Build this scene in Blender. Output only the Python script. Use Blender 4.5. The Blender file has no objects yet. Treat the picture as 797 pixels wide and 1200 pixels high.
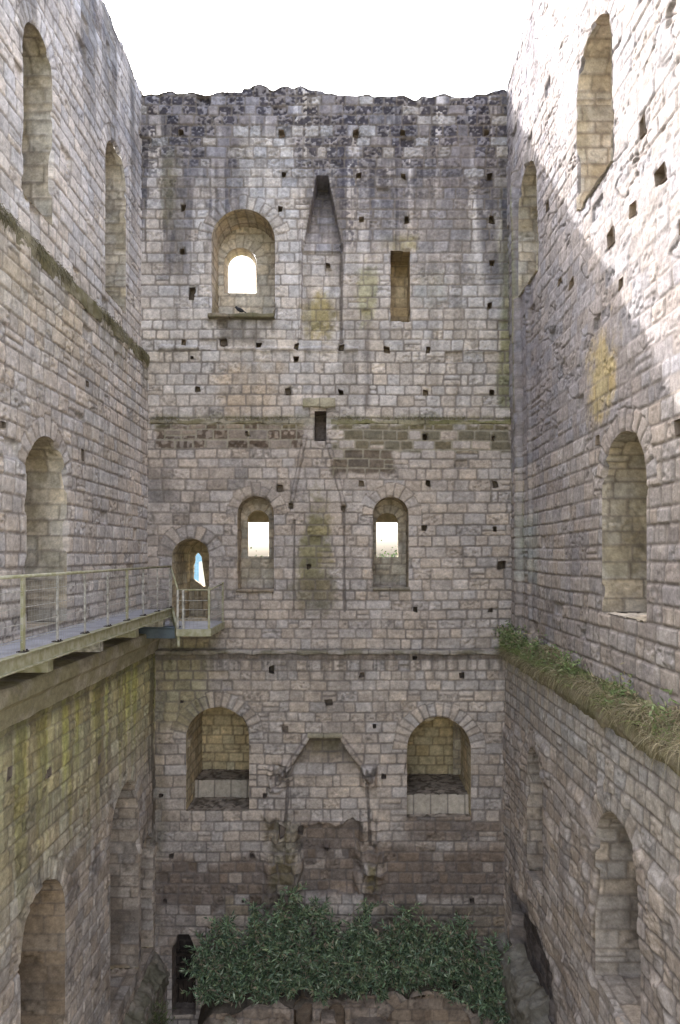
import bpy, math, random
import numpy as np
from mathutils import Vector

random.seed(7)
scene = bpy.context.scene
COL = scene.collection
F = 800.0; CX = 405.0; CY = 650.0          # focal length and vanishing point of the view, used to size things in metres
DB = 16.67                                   # distance to the end wall

# ------------------------------------------------------------------ noise
_rng = np.random.default_rng(11)
TAB = _rng.random((512, 512)).astype(np.float32)
def vnoise(x, y, seed=0):
    x = np.asarray(x, dtype=np.float64) + seed*37.17; y = np.asarray(y, dtype=np.float64) + seed*91.3
    xi = np.floor(x).astype(np.int64); yi = np.floor(y).astype(np.int64)
    fx = x-xi; fy = y-yi
    fx = fx*fx*(3-2*fx); fy = fy*fy*(3-2*fy)
    a = TAB[xi & 511, yi & 511]; b = TAB[(xi+1) & 511, yi & 511]
    c = TAB[xi & 511, (yi+1) & 511]; d = TAB[(xi+1) & 511, (yi+1) & 511]
    return (a*(1-fx)+b*fx)*(1-fy)+(c*(1-fx)+d*fx)*fy
def fbm(x, y, seed=0, o=4):
    s = 0; a = 0.5; t = 0
    for k in range(o):
        s = s+a*vnoise(x*2**k, y*2**k, seed+k*3); t += a; a *= 0.5
    return s/t
def sstep(a, b, x):
    t = np.clip((x-a)/(b-a), 0, 1); return t*t*(3-2*t)
def rnd(i, j, seed=0):
    return TAB[(np.asarray(i)*7+seed*13) & 511, (np.asarray(j)*11+seed*29+np.asarray(i)*3) & 511]

# ------------------------------------------------------------------ materials
def node(nt, t, **kw):
    n = nt.nodes.new(t)
    for k, v in kw.items(): setattr(n, k, v)
    return n
def stone_mat(name, scale=45, bump=0.006, rough=0.95, var=0.35):
    m = bpy.data.materials.new(name); m.use_nodes = True; nt = m.node_tree; nt.nodes.clear(); L = nt.links
    out = node(nt, 'ShaderNodeOutputMaterial'); p = node(nt, 'ShaderNodeBsdfPrincipled')
    p.inputs['Roughness'].default_value = rough
    p.inputs['Specular IOR Level'].default_value = 0.15
    at = node(nt, 'ShaderNodeAttribute', attribute_name='Col'); at.attribute_type = 'GEOMETRY'
    tc = node(nt, 'ShaderNodeTexCoord')
    n1 = node(nt, 'ShaderNodeTexNoise'); n1.inputs['Scale'].default_value = scale; n1.inputs['Detail'].default_value = 5; n1.inputs['Roughness'].default_value = 0.7
    n2 = node(nt, 'ShaderNodeTexNoise'); n2.inputs['Scale'].default_value = scale*0.22; n2.inputs['Detail'].default_value = 6
    mr = node(nt, 'ShaderNodeMapRange'); mr.inputs[1].default_value = 0.3; mr.inputs[2].default_value = 0.7
    mr.inputs[3].default_value = 1-var; mr.inputs[4].default_value = 1+var
    mul = node(nt, 'ShaderNodeVectorMath', operation='SCALE')
    L.new(tc.outputs['Object'], n1.inputs['Vector']); L.new(tc.outputs['Object'], n2.inputs['Vector'])
    mx = node(nt, 'ShaderNodeMath', operation='ADD'); h = node(nt, 'ShaderNodeMath', operation='MULTIPLY'); h.inputs[1].default_value = 0.5
    L.new(n1.outputs[0], mx.inputs[0]); L.new(n2.outputs[0], mx.inputs[1]); L.new(mx.outputs[0], h.inputs[0])
    L.new(h.outputs[0], mr.inputs[0]); L.new(at.outputs['Color'], mul.inputs[0]); L.new(mr.outputs[0], mul.inputs['Scale'])
    L.new(mul.outputs[0], p.inputs['Base Color'])
    b = node(nt, 'ShaderNodeBump'); b.inputs['Distance'].default_value = bump; b.inputs['Strength'].default_value = 0.9
    L.new(mx.outputs[0], b.inputs['Height']); L.new(b.outputs[0], p.inputs['Normal'])
    L.new(p.outputs[0], out.inputs[0]); return m
def plain_mat(name, c, rough=0.7, metal=0.0, var=0.25, scale=12, c2=None, bump=0.002, trans=0):
    m = bpy.data.materials.new(name); m.use_nodes = True; nt = m.node_tree; L = nt.links
    p = nt.nodes['Principled BSDF']; p.inputs['Roughness'].default_value = rough; p.inputs['Metallic'].default_value = metal
    p.inputs['Specular IOR Level'].default_value = 0.25
    tc = node(nt, 'ShaderNodeTexCoord'); n = node(nt, 'ShaderNodeTexNoise'); n.inputs['Scale'].default_value = scale; n.inputs['Detail'].default_value = 6
    L.new(tc.outputs['Object'], n.inputs['Vector'])
    r = node(nt, 'ShaderNodeValToRGB'); c2 = c2 or tuple(x*(1-var) for x in c)
    r.color_ramp.elements[0].position = 0.35; r.color_ramp.elements[1].position = 0.65
    r.color_ramp.elements[0].color = (*c2, 1); r.color_ramp.elements[1].color = (*[min(1, x*(1+var*0.5)) for x in c], 1)
    L.new(n.outputs[0], r.inputs[0]); L.new(r.outputs[0], p.inputs['Base Color'])
    b = node(nt, 'ShaderNodeBump'); b.inputs['Distance'].default_value = bump; L.new(n.outputs[0], b.inputs['Height']); L.new(b.outputs[0], p.inputs['Normal'])
    return m
def leaf_mat(name):
    m = bpy.data.materials.new(name); m.use_nodes = True; nt = m.node_tree; nt.nodes.clear(); L = nt.links
    out = node(nt, 'ShaderNodeOutputMaterial'); at = node(nt, 'ShaderNodeAttribute', attribute_name='Col')
    p = node(nt, 'ShaderNodeBsdfPrincipled'); p.inputs['Roughness'].default_value = 0.6; p.inputs['Specular IOR Level'].default_value = 0.3
    tr = node(nt, 'ShaderNodeBsdfTranslucent'); mix = node(nt, 'ShaderNodeMixShader'); mix.inputs[0].default_value = 0.25
    L.new(at.outputs['Color'], p.inputs['Base Color']); L.new(at.outputs['Color'], tr.inputs['Color'])
    L.new(p.outputs[0], mix.inputs[1]); L.new(tr.outputs[0], mix.inputs[2]); L.new(mix.outputs[0], out.inputs[0]); return m
STONE = stone_mat('weathered_limestone')
RUBBLE = stone_mat('rubble_stone', scale=20, bump=0.02, var=0.45)
LEAF = leaf_mat('leaves')

# ------------------------------------------------------------------ mesh helpers
def link(name, me, mat=None, parent=None, smooth=False):
    o = bpy.data.objects.new(name, me); COL.objects.link(o)
    if mat: me.materials.append(mat)
    if parent: o.parent = parent
    return o
def mesh_np(name, V, Q, C=None, mat=None, parent=None, smooth=True):
    V = np.asarray(V, dtype=np.float32); Q = np.asarray(Q, dtype=np.int32); k = Q.shape[1]
    used = np.zeros(len(V), bool); used[Q.ravel()] = True
    remap = np.cumsum(used)-1; V = V[used]; Q = remap[Q].astype(np.int32)
    me = bpy.data.meshes.new(name)
    me.vertices.add(len(V)); me.vertices.foreach_set('co', V.ravel())
    me.loops.add(Q.size); me.loops.foreach_set('vertex_index', Q.ravel())
    me.polygons.add(len(Q)); me.polygons.foreach_set('loop_start', np.arange(0, Q.size, k, dtype=np.int32))
    me.polygons.foreach_set('use_smooth', np.full(len(Q), smooth))
    if C is not None:
        C = np.asarray(C, dtype=np.float32)[used]
        a = me.attributes.new('Col', 'FLOAT_COLOR', 'POINT')
        c4 = np.ones((len(V), 4), np.float32); c4[:, :3] = C; a.data.foreach_set('color', c4.ravel())
    me.update(calc_edges=True); me.validate()
    return link(name, me, mat, parent)
def tag(o, label=None, cat=None, group=None, kind=None):
    if label: o['label'] = label
    if cat: o['category'] = cat
    if group: o['group'] = group
    if kind: o['kind'] = kind
    return o
def thing(name, label, cat, loc=(0, 0, 0), group=None, kind=None):
    o = bpy.data.objects.new(name, None); COL.objects.link(o); o.location = loc
    o.empty_display_size = 0.3
    return tag(o, label, cat, group, kind)
class MB:
    def __init__(s): s.v = []; s.f = []
    def box(s, x0, x1, y0, y1, z0, z1):
        n = len(s.v); s.v += [(x0,y0,z0),(x1,y0,z0),(x1,y1,z0),(x0,y1,z0),(x0,y0,z1),(x1,y0,z1),(x1,y1,z1),(x0,y1,z1)]
        s.f += [tuple(n+i for i in q) for q in ((0,3,2,1),(4,5,6,7),(0,1,5,4),(1,2,6,5),(2,3,7,6),(3,0,4,7))]
    def bar(s, a, b, r, n=8, rb=None, w=None):
        a = Vector(a); b = Vector(b); d = (b-a)
        if d.length < 1e-6: return
        d.normalize(); up = Vector((0,0,1)) if abs(d.z) < .9 else Vector((1,0,0))
        x = d.cross(up).normalized(); y = d.cross(x); rb = r if rb is None else rb; k = len(s.v)
        for p, q in ((a, r), (b, rb)):
            for i in range(n):
                t = 2*math.pi*(i+.5)/n; s.v.append(tuple(p+x*math.cos(t)*q*(w or 1)+y*math.sin(t)*q))
        for i in range(n): j = (i+1) % n; s.f.append((k+i, k+j, k+n+j, k+n+i))
        s.f.append(tuple(k+i for i in range(n))[::-1]); s.f.append(tuple(k+n+i for i in range(n)))
    def build(s, name, mat, parent=None, bevel=0, smooth=False, col=None):
        me = bpy.data.meshes.new(name); me.from_pydata(s.v, [], s.f); me.update()
        if smooth:
            for p in me.polygons: p.use_smooth = True
        if col is not None:
            a = me.attributes.new('Col', 'FLOAT_COLOR', 'POINT')
            for i in range(len(me.vertices)): a.data[i].color = (*col, 1)
        o = link(name, me, mat, parent)
        if bevel:
            m = o.modifiers.new('bevel', 'BEVEL'); m.width = bevel; m.segments = 2; m.limit_method = 'ANGLE'
        return o

# ------------------------------------------------------------------ masonry field
def masonry(u, v, seed, rh=(.225, .30), bw=(.27, .50), rings=(), joint=.010, depth=.017, rough=1.0, off=.016):
    """stone courses over arrays u, v: returns height, joint mask (1 = stone), two random values per stone"""
    rg = random.Random(seed)
    v0, v1 = float(v.min())-.6, float(v.max())+.6; u0, u1 = float(u.min())-1, float(u.max())+1
    vw = v+0.035*(vnoise(u*.45, v*.25, seed)-.5)+0.018*(vnoise(u*2.3, v*1.2, seed+5)-.5)
    uw = u+0.03*(vnoise(u*2.1, v*2.6, seed+9)-.5)
    rows = [v0]
    while rows[-1] < v1: rows.append(rows[-1]+rg.uniform(*rh))
    rows = np.array(rows)
    ri = np.clip(np.searchsorted(rows, vw)-1, 0, len(rows)-2)
    dv = np.minimum(vw-rows[ri], rows[ri+1]-vw)
    du = np.zeros_like(dv); ci = np.zeros(u.shape, np.int64)
    flat_r = ri.ravel(); order = np.argsort(flat_r, kind='stable'); sr = flat_r[order]
    uf = uw.ravel(); duf = du.ravel(); cif = ci.ravel()
    bounds = np.searchsorted(sr, np.arange(len(rows)+1))
    for r in range(len(rows)-1):
        bs = [u0-rg.random()]
        base = rg.uniform(*bw)
        while bs[-1] < u1: bs.append(bs[-1]+(base*rg.uniform(.75, 1.3) if rg.random() < .8 else rg.uniform(bw[0]*.6, bw[1]*1.25)))
        ix = order[bounds[r]:bounds[r+1]]
        if len(ix) == 0: continue
        bs = np.array(bs); uu = uf[ix]; c = np.clip(np.searchsorted(bs, uu)-1, 0, len(bs)-2)
        duf[ix] = np.minimum(uu-bs[c], bs[c+1]-uu); cif[ix] = c
    du = duf.reshape(u.shape); ci = cif.reshape(u.shape)
    q = rnd(ri, ci, seed+17)
    hh_ = rows[ri+1]-rows[ri]; mid = rows[ri]+hh_*(.42+.16*rnd(ci, ri, seed+18))
    sp_ = (q > .955) & (vnoise(u*.6, v*.6, seed+19) > .35); dv = np.where(sp_, np.minimum(dv, np.abs(vw-mid)), dv); ci = ci+np.where(sp_ & (vw > mid), 411, 0)
    for k, (cu, cv, r0, r1, n) in enumerate(rings):
        ru = u-cu; rv = v-cv; r = np.hypot(ru, rv)
        wob = .11*(rnd(np.floor(np.arctan2(rv, ru)/math.pi*n).astype(int), k+50, seed)-.5)
        m = (r < r1+wob) & (rv > -0.02)
        a = np.arctan2(rv, ru)/math.pi*n+.35*(vnoise(u*1.7, v*1.7, seed+21)-.5); ai = np.floor(a); da = np.minimum(a-ai, 1-(a-ai))/n*math.pi*r
        du[m] = da[m]; dv[m] = np.minimum(r1+wob-r, np.maximum(r-r0, 0)+.05)[m]
        ri[m] = 900+k; ci[m] = ai[m].astype(int)
    rr = .045*(0.5+rnd(ri, ci, seed+3))
    cor = (du < rr) & (dv < rr)
    d = np.where(cor, rr-np.hypot(rr-du, rr-dv), np.minimum(du, dv))
    d = d+0.012*(vnoise(u*17, v*17, seed+2)-.5)
    r1 = rnd(ri, ci, seed); r2 = rnd(ci, ri, seed+7)
    jm = joint*(.5+1.3*vnoise(u*1.1, v*1.1, seed+4))
    stone = sstep(jm*.6, jm*1.0+.018, d)
    er = sstep(.62, .95, rnd(ri, ci, seed+8))*1.0           # badly eroded stones
    h = depth*(stone-1)+off*(r1-.5)*stone+.010*rough*(fbm(u*7, v*7, seed+1, 3)-.5)
    h = h-(.020*er+.006)*rough*sstep(.52, .75, vnoise(u*16, v*20, seed+6))*stone
    miss = (rnd(ri, ci, seed+23) > .982) & (ri < 900); h = h-.07*miss*stone*(.4+.6*rough)
    return h, stone, r1, r2, er, ri, ci

def boxm(u, v, b, soft=.15, ns=3., namp=.35, seed=0):
    """soft box mask with a ragged edge"""
    u0, v0, u1, v1 = b; u0, u1 = min(u0, u1), max(u0, u1); v0, v1 = min(v0, v1), max(v0, v1)
    d = np.maximum(np.maximum(u0-u, u-u1), np.maximum(v0-v, v-v1))
    d = d+namp*(fbm(u*ns, v*ns*.6, seed, 3)-.5)
    return 1-sstep(-soft, soft, d)
def blotch(u, v, b, seed=0, n=2.6):
    u0, v0, u1, v1 = b; a = abs(u1-u0)/2; c = abs(v1-v0)/2
    d = (np.abs((u-(u0+u1)/2)/a)**2.6+np.abs((v-(v0+v1)/2)/c)**2.6)**(1/2.6)
    m = .95-d+1.1*(fbm(u*n, v*n*.8, seed+400, 4)-.5)+.5*(fbm(u*11, v*9, seed+401, 3)-.5)
    return sstep(-.05, .55, m)
def blend(C, m, c, a=1.0):
    m = np.clip(m*a, 0, 1)[..., None]
    return C*(1-m)+np.array(c)*m

# sdf of openings: negative inside
def arch(u0, u1, vb, vt):
    h = (u1-u0)/2; cu = (u0+u1)/2; cs = vt-h
    f = lambda u, v: np.where(v > cs, np.hypot(u-cu, v-cs)-h, np.maximum(np.abs(u-cu)-h, vb-v))
    return dict(f=f, cu=cu, cs=cs, h=h, vb=vb, vt=vt, kind='arch')
def poly(pts):
    a = np.array(pts, float); n = len(a); c = a.mean(0); E = []
    for i in range(n):
        p, q = a[i], a[(i+1) % n]; e = q-p; nn = np.array([e[1], -e[0]])/np.hypot(*e)
        if nn@(c-p) > 0: nn = -nn
        E.append((p, nn))
    def f(u, v):
        d = None
        for p, nn in E:
            k = (u-p[0])*nn[0]+(v-p[1])*nn[1]; d = k if d is None else np.maximum(d, k)
        return d
    return dict(f=f, pts=a, kind='poly')
def rect(u0, u1, v0, v1):
    return poly([(u0, v0), (u1, v0), (u1, v1), (u0, v1)])
def outline(o, n=22, scale=1.0, cu=None, shift=(0, 0)):
    """points round an opening, from bottom left over the head to bottom right"""
    if o['kind'] == 'arch':
        P = [(o['cu']-o['h'], o['vb'])]
        k = max(2, int((o['cs']-o['vb'])/.25))
        P += [(o['cu']-o['h'], o['vb']+(o['cs']-o['vb'])*i/k) for i in range(1, k)]
        P += [(o['cu']-o['h']*math.cos(t), o['cs']+o['h']*math.sin(t)) for t in np.linspace(0, math.pi, n)]
        P += [(o['cu']+o['h'], o['cs']-(o['cs']-o['vb'])*i/k) for i in range(1, k+1)]
        return np.array(P)
    return o['pts']
def resample(P, step):
    seg = np.hypot(*(P[1:]-P[:-1]).T); s = np.concatenate([[0], np.cumsum(seg)])
    n = max(4, int(s[-1]/step)); t = np.linspace(0, s[-1], n)
    t = np.unique(np.concatenate([t, s]))
    return np.stack([np.interp(t, s, P[:, 0]), np.interp(t, s, P[:, 1])], 1), t

def chip(u, v): return .010+.075*sstep(.52, .80, vnoise(u*5.3, v*4.1, 701))*sstep(.3, .6, vnoise(u*1.3, v*1.3, 702))
def grid_quads(nu, nv):
    i = np.arange((nu-1)*(nv-1)); r = i//(nu-1); c = i % (nu-1); a = r*nu+c
    return np.stack([a, a+1, a+nu+1, a+nu], 1)
def sheet(name, parent, us, vs, Pf, style, openings=(), top=None, rings=(), seed=1, mat=None, mkw=None, keep=None, edge_h=None, chips=False):
    """masonry sheet over the grid us x vs; Pf(u, v, h) gives its points; openings are cut out"""
    U, Vv = np.meshgrid(us, vs); U = U.astype(float).copy(); Vv = Vv.astype(float).copy(); st = us[1]-us[0]
    cut = np.zeros(U.shape, bool); edge = np.full(U.shape, 9.)
    if top is not None:
        T = top(U); cut |= Vv > T+st; Vv = np.minimum(Vv, T)
    for o in openings:
        f = o['f']; d = f(U, Vv); e = 1e-3
        gu = (f(U+e, Vv)-f(U-e, Vv))/(2*e); gv = (f(U, Vv+e)-f(U, Vv-e))/(2*e)
        near = np.abs(d) < st*.62
        U = np.where(near, U-gu*d, U); Vv = np.where(near, Vv-gv*d, Vv)
        cut |= (d < 0) & ~near
        edge = np.minimum(edge, np.where(near, 0, np.abs(d)))
    h, stone, r1, r2, er, ri, ci = masonry(U, Vv, seed, rings=rings, **(mkw or {}))
    C, hx = style(U, Vv, stone, r1, r2, er, ri, ci)
    k = sstep(0.0, .035, edge)
    tgt = 0 if edge_h is None else edge_h(Vv)
    h = h*k+tgt+(hx-tgt)*k
    if chips: h = h-np.where(edge < .5, chip(U, Vv)*(1-sstep(0, .05, edge)), 0)
    nv, nu = U.shape
    V = Pf(U, Vv, h); V = np.stack([V[0]+0*U, V[1]+0*U, V[2]+0*U], -1).reshape(-1, 3)
    Q = grid_quads(nu, nv); cf = cut.ravel(); m = ~(cf[Q].any(1))
    if keep is not None: m &= keep(U.ravel()[Q].mean(1), Vv.ravel()[Q].mean(1))
    return mesh_np(name, V, Q[m], C.reshape(-1, 3), mat or STONE, parent)

def lerpc(v, keys):
    zs = [k[0] for k in keys]; return np.stack([np.interp(v, zs, [k[1][i] for k in keys]) for i in range(3)], -1)
def finish(C, stone, r1, r2, er, u, v, seed, mortar=(.17, .148, .132), mix=.78, tint=.26):
    """tint per stone, mottling, then mortar"""
    C = C*(1-tint/2+tint*r1)[..., None]
    w = (r2-.5)[..., None]; C = C*(1+w*np.array([.08, .0, -.12]))
    g = fbm(u*5, v*5, seed+20, 4)[..., None]; C = C*(.72+.56*g)
    fine = vnoise(u*47, v*47, seed+31)[..., None]; C = C*(.85+.3*fine)
    pit = (sstep(.55, .8, vnoise(u*16, v*20, seed+6-0))*(.25+.75*er))[..., None]
    C = C*(1-.35*pit)
    mm = ((1-stone)*mix*(.55+.6*vnoise(u*1.7, v*1.7, seed+44)))[..., None]; mm = np.clip(mm, 0, 1)
    return (C*(1-mm)+np.array(mortar)*mm)*np.array((.985, .96, .958))

# ------------------------------------------------------------------ coordinates read from the view
def bx(x, D=DB): return (x-CX)/F*D
def bz(y, D=DB): return (CY-y)/F*D
def bb(x0, y0, x1, y1): return (bx(x0), bz(y1), bx(x1), bz(y0))
XL = dict(up=-5.0, mid=-4.83, low=-4.60); XR = dict(up=3.95, mid=4.04, low=3.85)
def sp(X, x, y):
    d = X*F/(x-CX); return d, (CY-y)/F*d
def sbox(X, x0, y0, x1, y1):
    a = sp(X, x0, y0); b = sp(X, x1, y1); c = sp(X, x0, y1); d = sp(X, x1, y0)
    return (min(a[0], b[0]), (b[1]+c[1])/2, max(a[0], b[0]), (a[1]+d[1])/2)

ZT = 4.83      # upper string course on the side walls
ZL = -2.35     # lower ledge
UP = [(-12.5, (.50, .43, .36)), (-9, (.49, .425, .36)), (-6.5, (.48, .42, .36)), (-3, (.47, .415, .365)), (-1.5, (.49, .44, .40)),
      (3, (.50, .45, .415)), (5, (.53, .49, .46)), (8, (.54, .50, .485)), (11.5, (.47, .44, .445))]
DARK = (.085, .078, .095); GREY = (.20, .185, .19); MOSS = (.20, .19, .085); OCHRE = (.36, .285, .13); BROWN = (.115, .085, .065); ALGA = (.30, .27, .105)

# ------------------------------------------------------------------ END WALL
def segsdf(u, v, a, b):
    ax, az = bx(a[0]), bz(a[1]); bx_, bz_ = bx(b[0]), bz(b[1])
    pu, pv = u-ax, v-az; du, dv = bx_-ax, bz_-az; t = np.clip((pu*du+pv*dv)/(du*du+dv*dv), 0, 1)
    return np.hypot(pu-du*t, pv-dv*t)
def ppoly(pts): return poly([(bx(x), bz(y)) for x, y in pts])['f']
hood_top = ppoly([(371, 204), (384, 204), (402, 292), (355, 292)])
hood_low = ppoly([(364, 862), (397, 862), (426, 908), (338, 908)])
def back_style(u, v, stone, r1, r2, er, ri, ci):
    C = lerpc(v, UP); mortar = np.array((.17, .145, .125))
    hx = np.zeros_like(u)
    hx = hx+np.where(v > bz(497), -.07, 0.)+np.where(v < bz(765), .15, 0.)
    gro = np.zeros_like(u)
    # flues, chimney hoods and their mouldings
    d = hood_top(u, v); t = np.clip((v-bz(292))/(bz(204)-bz(292)), 0, 1)
    hx = hx-np.where(d < 0, .03+.6*t, 0.); soot = (d < .02)*(.35+.6*t)
    pan = boxm(u, v, bb(354, 290, 399, 398), .02, 1, 0.0); hx = hx-.08*pan*(d > 0)
    for a, b, w, hh in (((353, 262), (351, 395), .03, .035), ((400, 285), (400, 400), .03, -.05), ((357, 512), (341, 594), .045, .06), ((384, 515), (403, 592), .045, .06),
                        ((403, 600), (404, 716), .022, -.05), ((345, 610), (344, 716), .022, -.03), ((362, 862), (326, 915), .06, .09), ((398, 862), (436, 912), .06, .09),
                        ((430, 912), (434, 990), .03, -.05), ((338, 912), (334, 990), .03, -.04)):
        s = segsdf(u, v, a, b)+.03*(vnoise(u*6, v*6, 77)-.5); k = 1-sstep(w*.6, w*1.2, s); hx = hx+hh*k; gro = np.maximum(gro, (1-sstep(w*.8, w*1.9, s))*(1-(.8 if hh > 0 else 0)*k))
    d = hood_low(u, v); t = np.clip((v-bz(908))/(bz(862)-bz(908)), 0, 1)
    hx = hx-np.where(d < 0, .06+.42*t, 0.); low_hood_tone = (d < .01)*t  # tone gets darker towards the top of the lower hood
    lp = boxm(u, v, bb(336, 908, 430, 958), .03, 3, .06); hx = hx-.05*lp*(d > 0)
    fp = boxm(u, v, bb(354, 966, 419, 1046), .05, 3, .45, 5); hx = hx-.20*fp
    # broken jamb stones of the lower fireplace
    rub = boxm(u, v, bb(312, 955, 350, 1060), .15, 3, .35, 6)+boxm(u, v, bb(424, 955, 446, 1050), .12, 3, .35, 8)+boxm(u, v, bb(318, 890, 340, 925), .08, 3, .2, 9)+boxm(u, v, bb(424, 896, 440, 918), .05, 3, .1, 10)
    rub = np.clip(rub, 0, 1)
    hx = hx+rub*(.46*(fbm(u*3.2, v*2.6, 60, 3)-.40)+.16*(r1-.35))
    # lintels and drip ledges
    hx = hx+.06*boxm(u, v, bb(355, 465, 393, 479), .02, 1, .0)
    hx = hx+.07*boxm(u, v, bb(186, 404, 246, 409), .025, 3, .06)+.06*boxm(u, v, bb(262, 406, 420, 411), .025, 3, .08)+.05*boxm(u, v, bb(545, 409, 588, 412), .02, 3, .06)
    # loose wavering of the old surface
    hx = hx+.03*(fbm(u*.8, v*.8, 70, 3)-.5)+np.where(v > bz(230), .05, .0)*(fbm(u*4, v*4, 71, 3)-.6)
    # --- colours
    br = rnd(ri, ci, 91)
    big = fbm(u*.55, v*.55, 80, 4)[..., None]; C = C*(.8+.4*big)
    C = blend(C, boxm(u, v, bb(160, 500, 600, 760), .6), (.40, .335, .29), .35)
    # ochre and pinkish patches
    C = blend(C, blotch(u, v, bb(245, 408, 335, 490), 1), (.40, .31, .215), .55)
    C = blend(C, blotch(u, v, bb(353, 335, 402, 400), 2), (.30, .25, .10), .85)
    C = blend(C, blotch(u, v, bb(414, 290, 446, 385), 3), (.29, .29, .13), .6)
    C = blend(C, boxm(u, v, bb(446, 274, 490, 291), .08, 4, .15), (.31, .28, .16), .8)
    C = blend(C, blotch(u, v, bb(484, 295, 524, 360), 4), (.36, .39, .37), .5)
    
    C = blend(C, boxm(u, v, bb(586, 190, 600, 480), .10, 2, .3), (.22, .22, .11), .8)
    # dark weathered crest, stone by stone, with runs of black below it
    z = v
    crest = sstep(bz(270), bz(150), z+1.1*(fbm(u*1.1, v*.35, 81, 3)-.5))
    uj = u+.05*(fbm(u*3, v*2.2, 90, 3)-.5)
    C = blend(C, sstep(.50, .58, fbm(uj*3.1, v*.09, 89, 3))*sstep(bz(420), bz(240), z+2.0*(vnoise(u*2.1, 0*v, 93)-.5)), (.60, .57, .56), .6)
    run = sstep(.47, .535, fbm(uj*3.0, v*.10, 82, 3))*sstep(bz(350), bz(230), z+3.0*(vnoise(u*1.9, 0*v, 83)-.5))
    C = blend(C, run*(.65+.35*sstep(.3, .6, fbm(u*8, v*3, 92, 3))), (.125, .118, .13), .92)
    C = blend(C, sstep(.53, .58, fbm(uj*7.0, v*.13, 95, 3))*sstep(bz(300), bz(190), z+2.6*(vnoise(u*3.1, 0*v, 96)-.5)), (.07, .065, .075), .8)
    C = blend(C, sstep(.52, .62, fbm(u*5.5, v*.12, 182, 3))*sstep(bz(330), bz(180), z+1.6*(vnoise(u*2.3, 0*v, 183)-.5)), (.12, .11, .12), .7)
    C = blend(C, sstep(.55, .7, fbm(u*3.5, v*.1, 184, 3))*sstep(bz(740), bz(420), z), (.27, .245, .22), .45)
    C = blend(C, gro, (.13, .11, .10), .75); C = blend(C, rub*sstep(.55, .68, fbm(u*6, v*5, 97, 3)), (.09, .075, .06), .8); C = blend(C, fp*sstep(.5, .62, fbm(u*3, v*3, 98, 3)), (.10, .085, .08), .7)
    C = blend(C, crest*sstep(.35, .6, fbm(u*1.4, v*.9, 84, 4)), (.20, .185, .20), .85)
    blk = sstep(bz(290), bz(130), z+1.3*(fbm(u*1.3, v*.5, 181, 3)-.5))*(br > .30)*sstep(.44, .52, .6*vnoise(u*19, v*22, 85)+.4*vnoise(u*8, v*9, 185)); C = blend(C, blk, (.05, .045, .055), .95); hx = hx-.02*blk
    C = blend(C, (br > .88)*crest*stone, (.40, .38, .37), .7)
    C = blend(C, blotch(u, v, bb(478, 190, 552, 370), 8), GREY, .6)
    C = blend(C, blotch(u, v, bb(182, 150, 210, 285), 9), (.19, .175, .12), .6)
    C = blend(C, boxm(u, v, bb(285, 150, 342, 290), .2, 1.5, .5, 14), (.50, .48, .47), .55)
    C = blend(C, boxm(u, v, bb(400, 180, 420, 290), .15, 2, .5, 15)*sstep(.4, .6, vnoise(u*14, v*14, 86)), DARK, .8)
    C = blend(C, boxm(u, v, bb(426, 372, 436, 480), .12, 2, .3, 16), (.12, .105, .10), .75)
    C = blend(C, boxm(u, v, bb(247, 370, 320, 402), .12, 3, .3, 17)*sstep(.4, .6, fbm(u*3, v*1.2, 87, 3)), (.15, .135, .115), .7)
    C = blend(C, soot, (.09, .08, .095), .95); C = blend(C, low_hood_tone, (.14, .115, .075), .85)
    # band of brown stones under the middle string course
    j = boxm(u, v, bb(182, 497, 356, 525), .03, 4, .12, 18); C = blend(C, j, (.20, .155, .115), .65); C = blend(C, j*(br > .35)*sstep(.4, .55, vnoise(u*13, v*13, 88)), BROWN, .9)
    j2 = boxm(u, v, bb(388, 498, 598, 530), .04, 4, .10, 19); j3 = boxm(u, v, bb(390, 526, 462, 555), .06, 4, .2, 20)
    C = blend(C, j2*(br > .25), (.14, .12, .07), .85); C = blend(C, j3*(br > .3), (.11, .085, .06), .85)
    C = blend(C, boxm(u, v, bb(180, 486, 600, 499), .06, 3, .3, 21), MOSS, .4)
    dk = np.clip(j2+j3+j, 0, 1)
    # flue stain
    C = blend(C, blotch(u, v, bb(348, 568, 388, 715), 5), (.24, .215, .12), .95)
    C = blend(C, blotch(u, v, bb(342, 655, 406, 725), 6), (.20, .175, .12), .9)
    C = blend(C, boxm(u, v, bb(176, 555, 200, 590), .2), (.16, .14, .125), .6)
    C = blend(C, (br > .86)*boxm(u, v, bb(176, 540, 330, 660), .3), (.19, .165, .145), .6)
    C = blend(C, boxm(u, v, bb(437, 655, 478, 690), .1), (.17, .175, .13), .5)
    # under the lower ledge
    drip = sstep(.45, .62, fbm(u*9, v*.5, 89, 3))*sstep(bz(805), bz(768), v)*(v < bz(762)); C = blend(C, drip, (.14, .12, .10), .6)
    C = blend(C, boxm(u, v, bb(183, 750, 246, 850), .3, 1.8, .6, 24), ALGA, .55)
    C = blend(C, boxm(u, v, bb(180, 764, 600, 772), .04, 3, .1, 25), (.12, .10, .085), .7)  # shadow line beneath the string course, painted into the colour
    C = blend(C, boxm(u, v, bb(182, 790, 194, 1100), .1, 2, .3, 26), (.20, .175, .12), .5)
    # dark brown burnt band at the foot
    q = boxm(u, v, bb(182, 1004, 345, 1062), .15, 2, .5, 27)+boxm(u, v, bb(430, 992, 592, 1052), .15, 2, .4, 28)+.9*boxm(u, v, bb(352, 962, 423, 1046), .1, 2, .3, 29)+.6*boxm(u, v, bb(183, 1060, 240, 1130), .3, 2, .5, 32)
    q = np.clip(q, 0, 1)*(.35+.75*(br > .14)); C = blend(C, q, (.20, .155, .12), .82)
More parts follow.
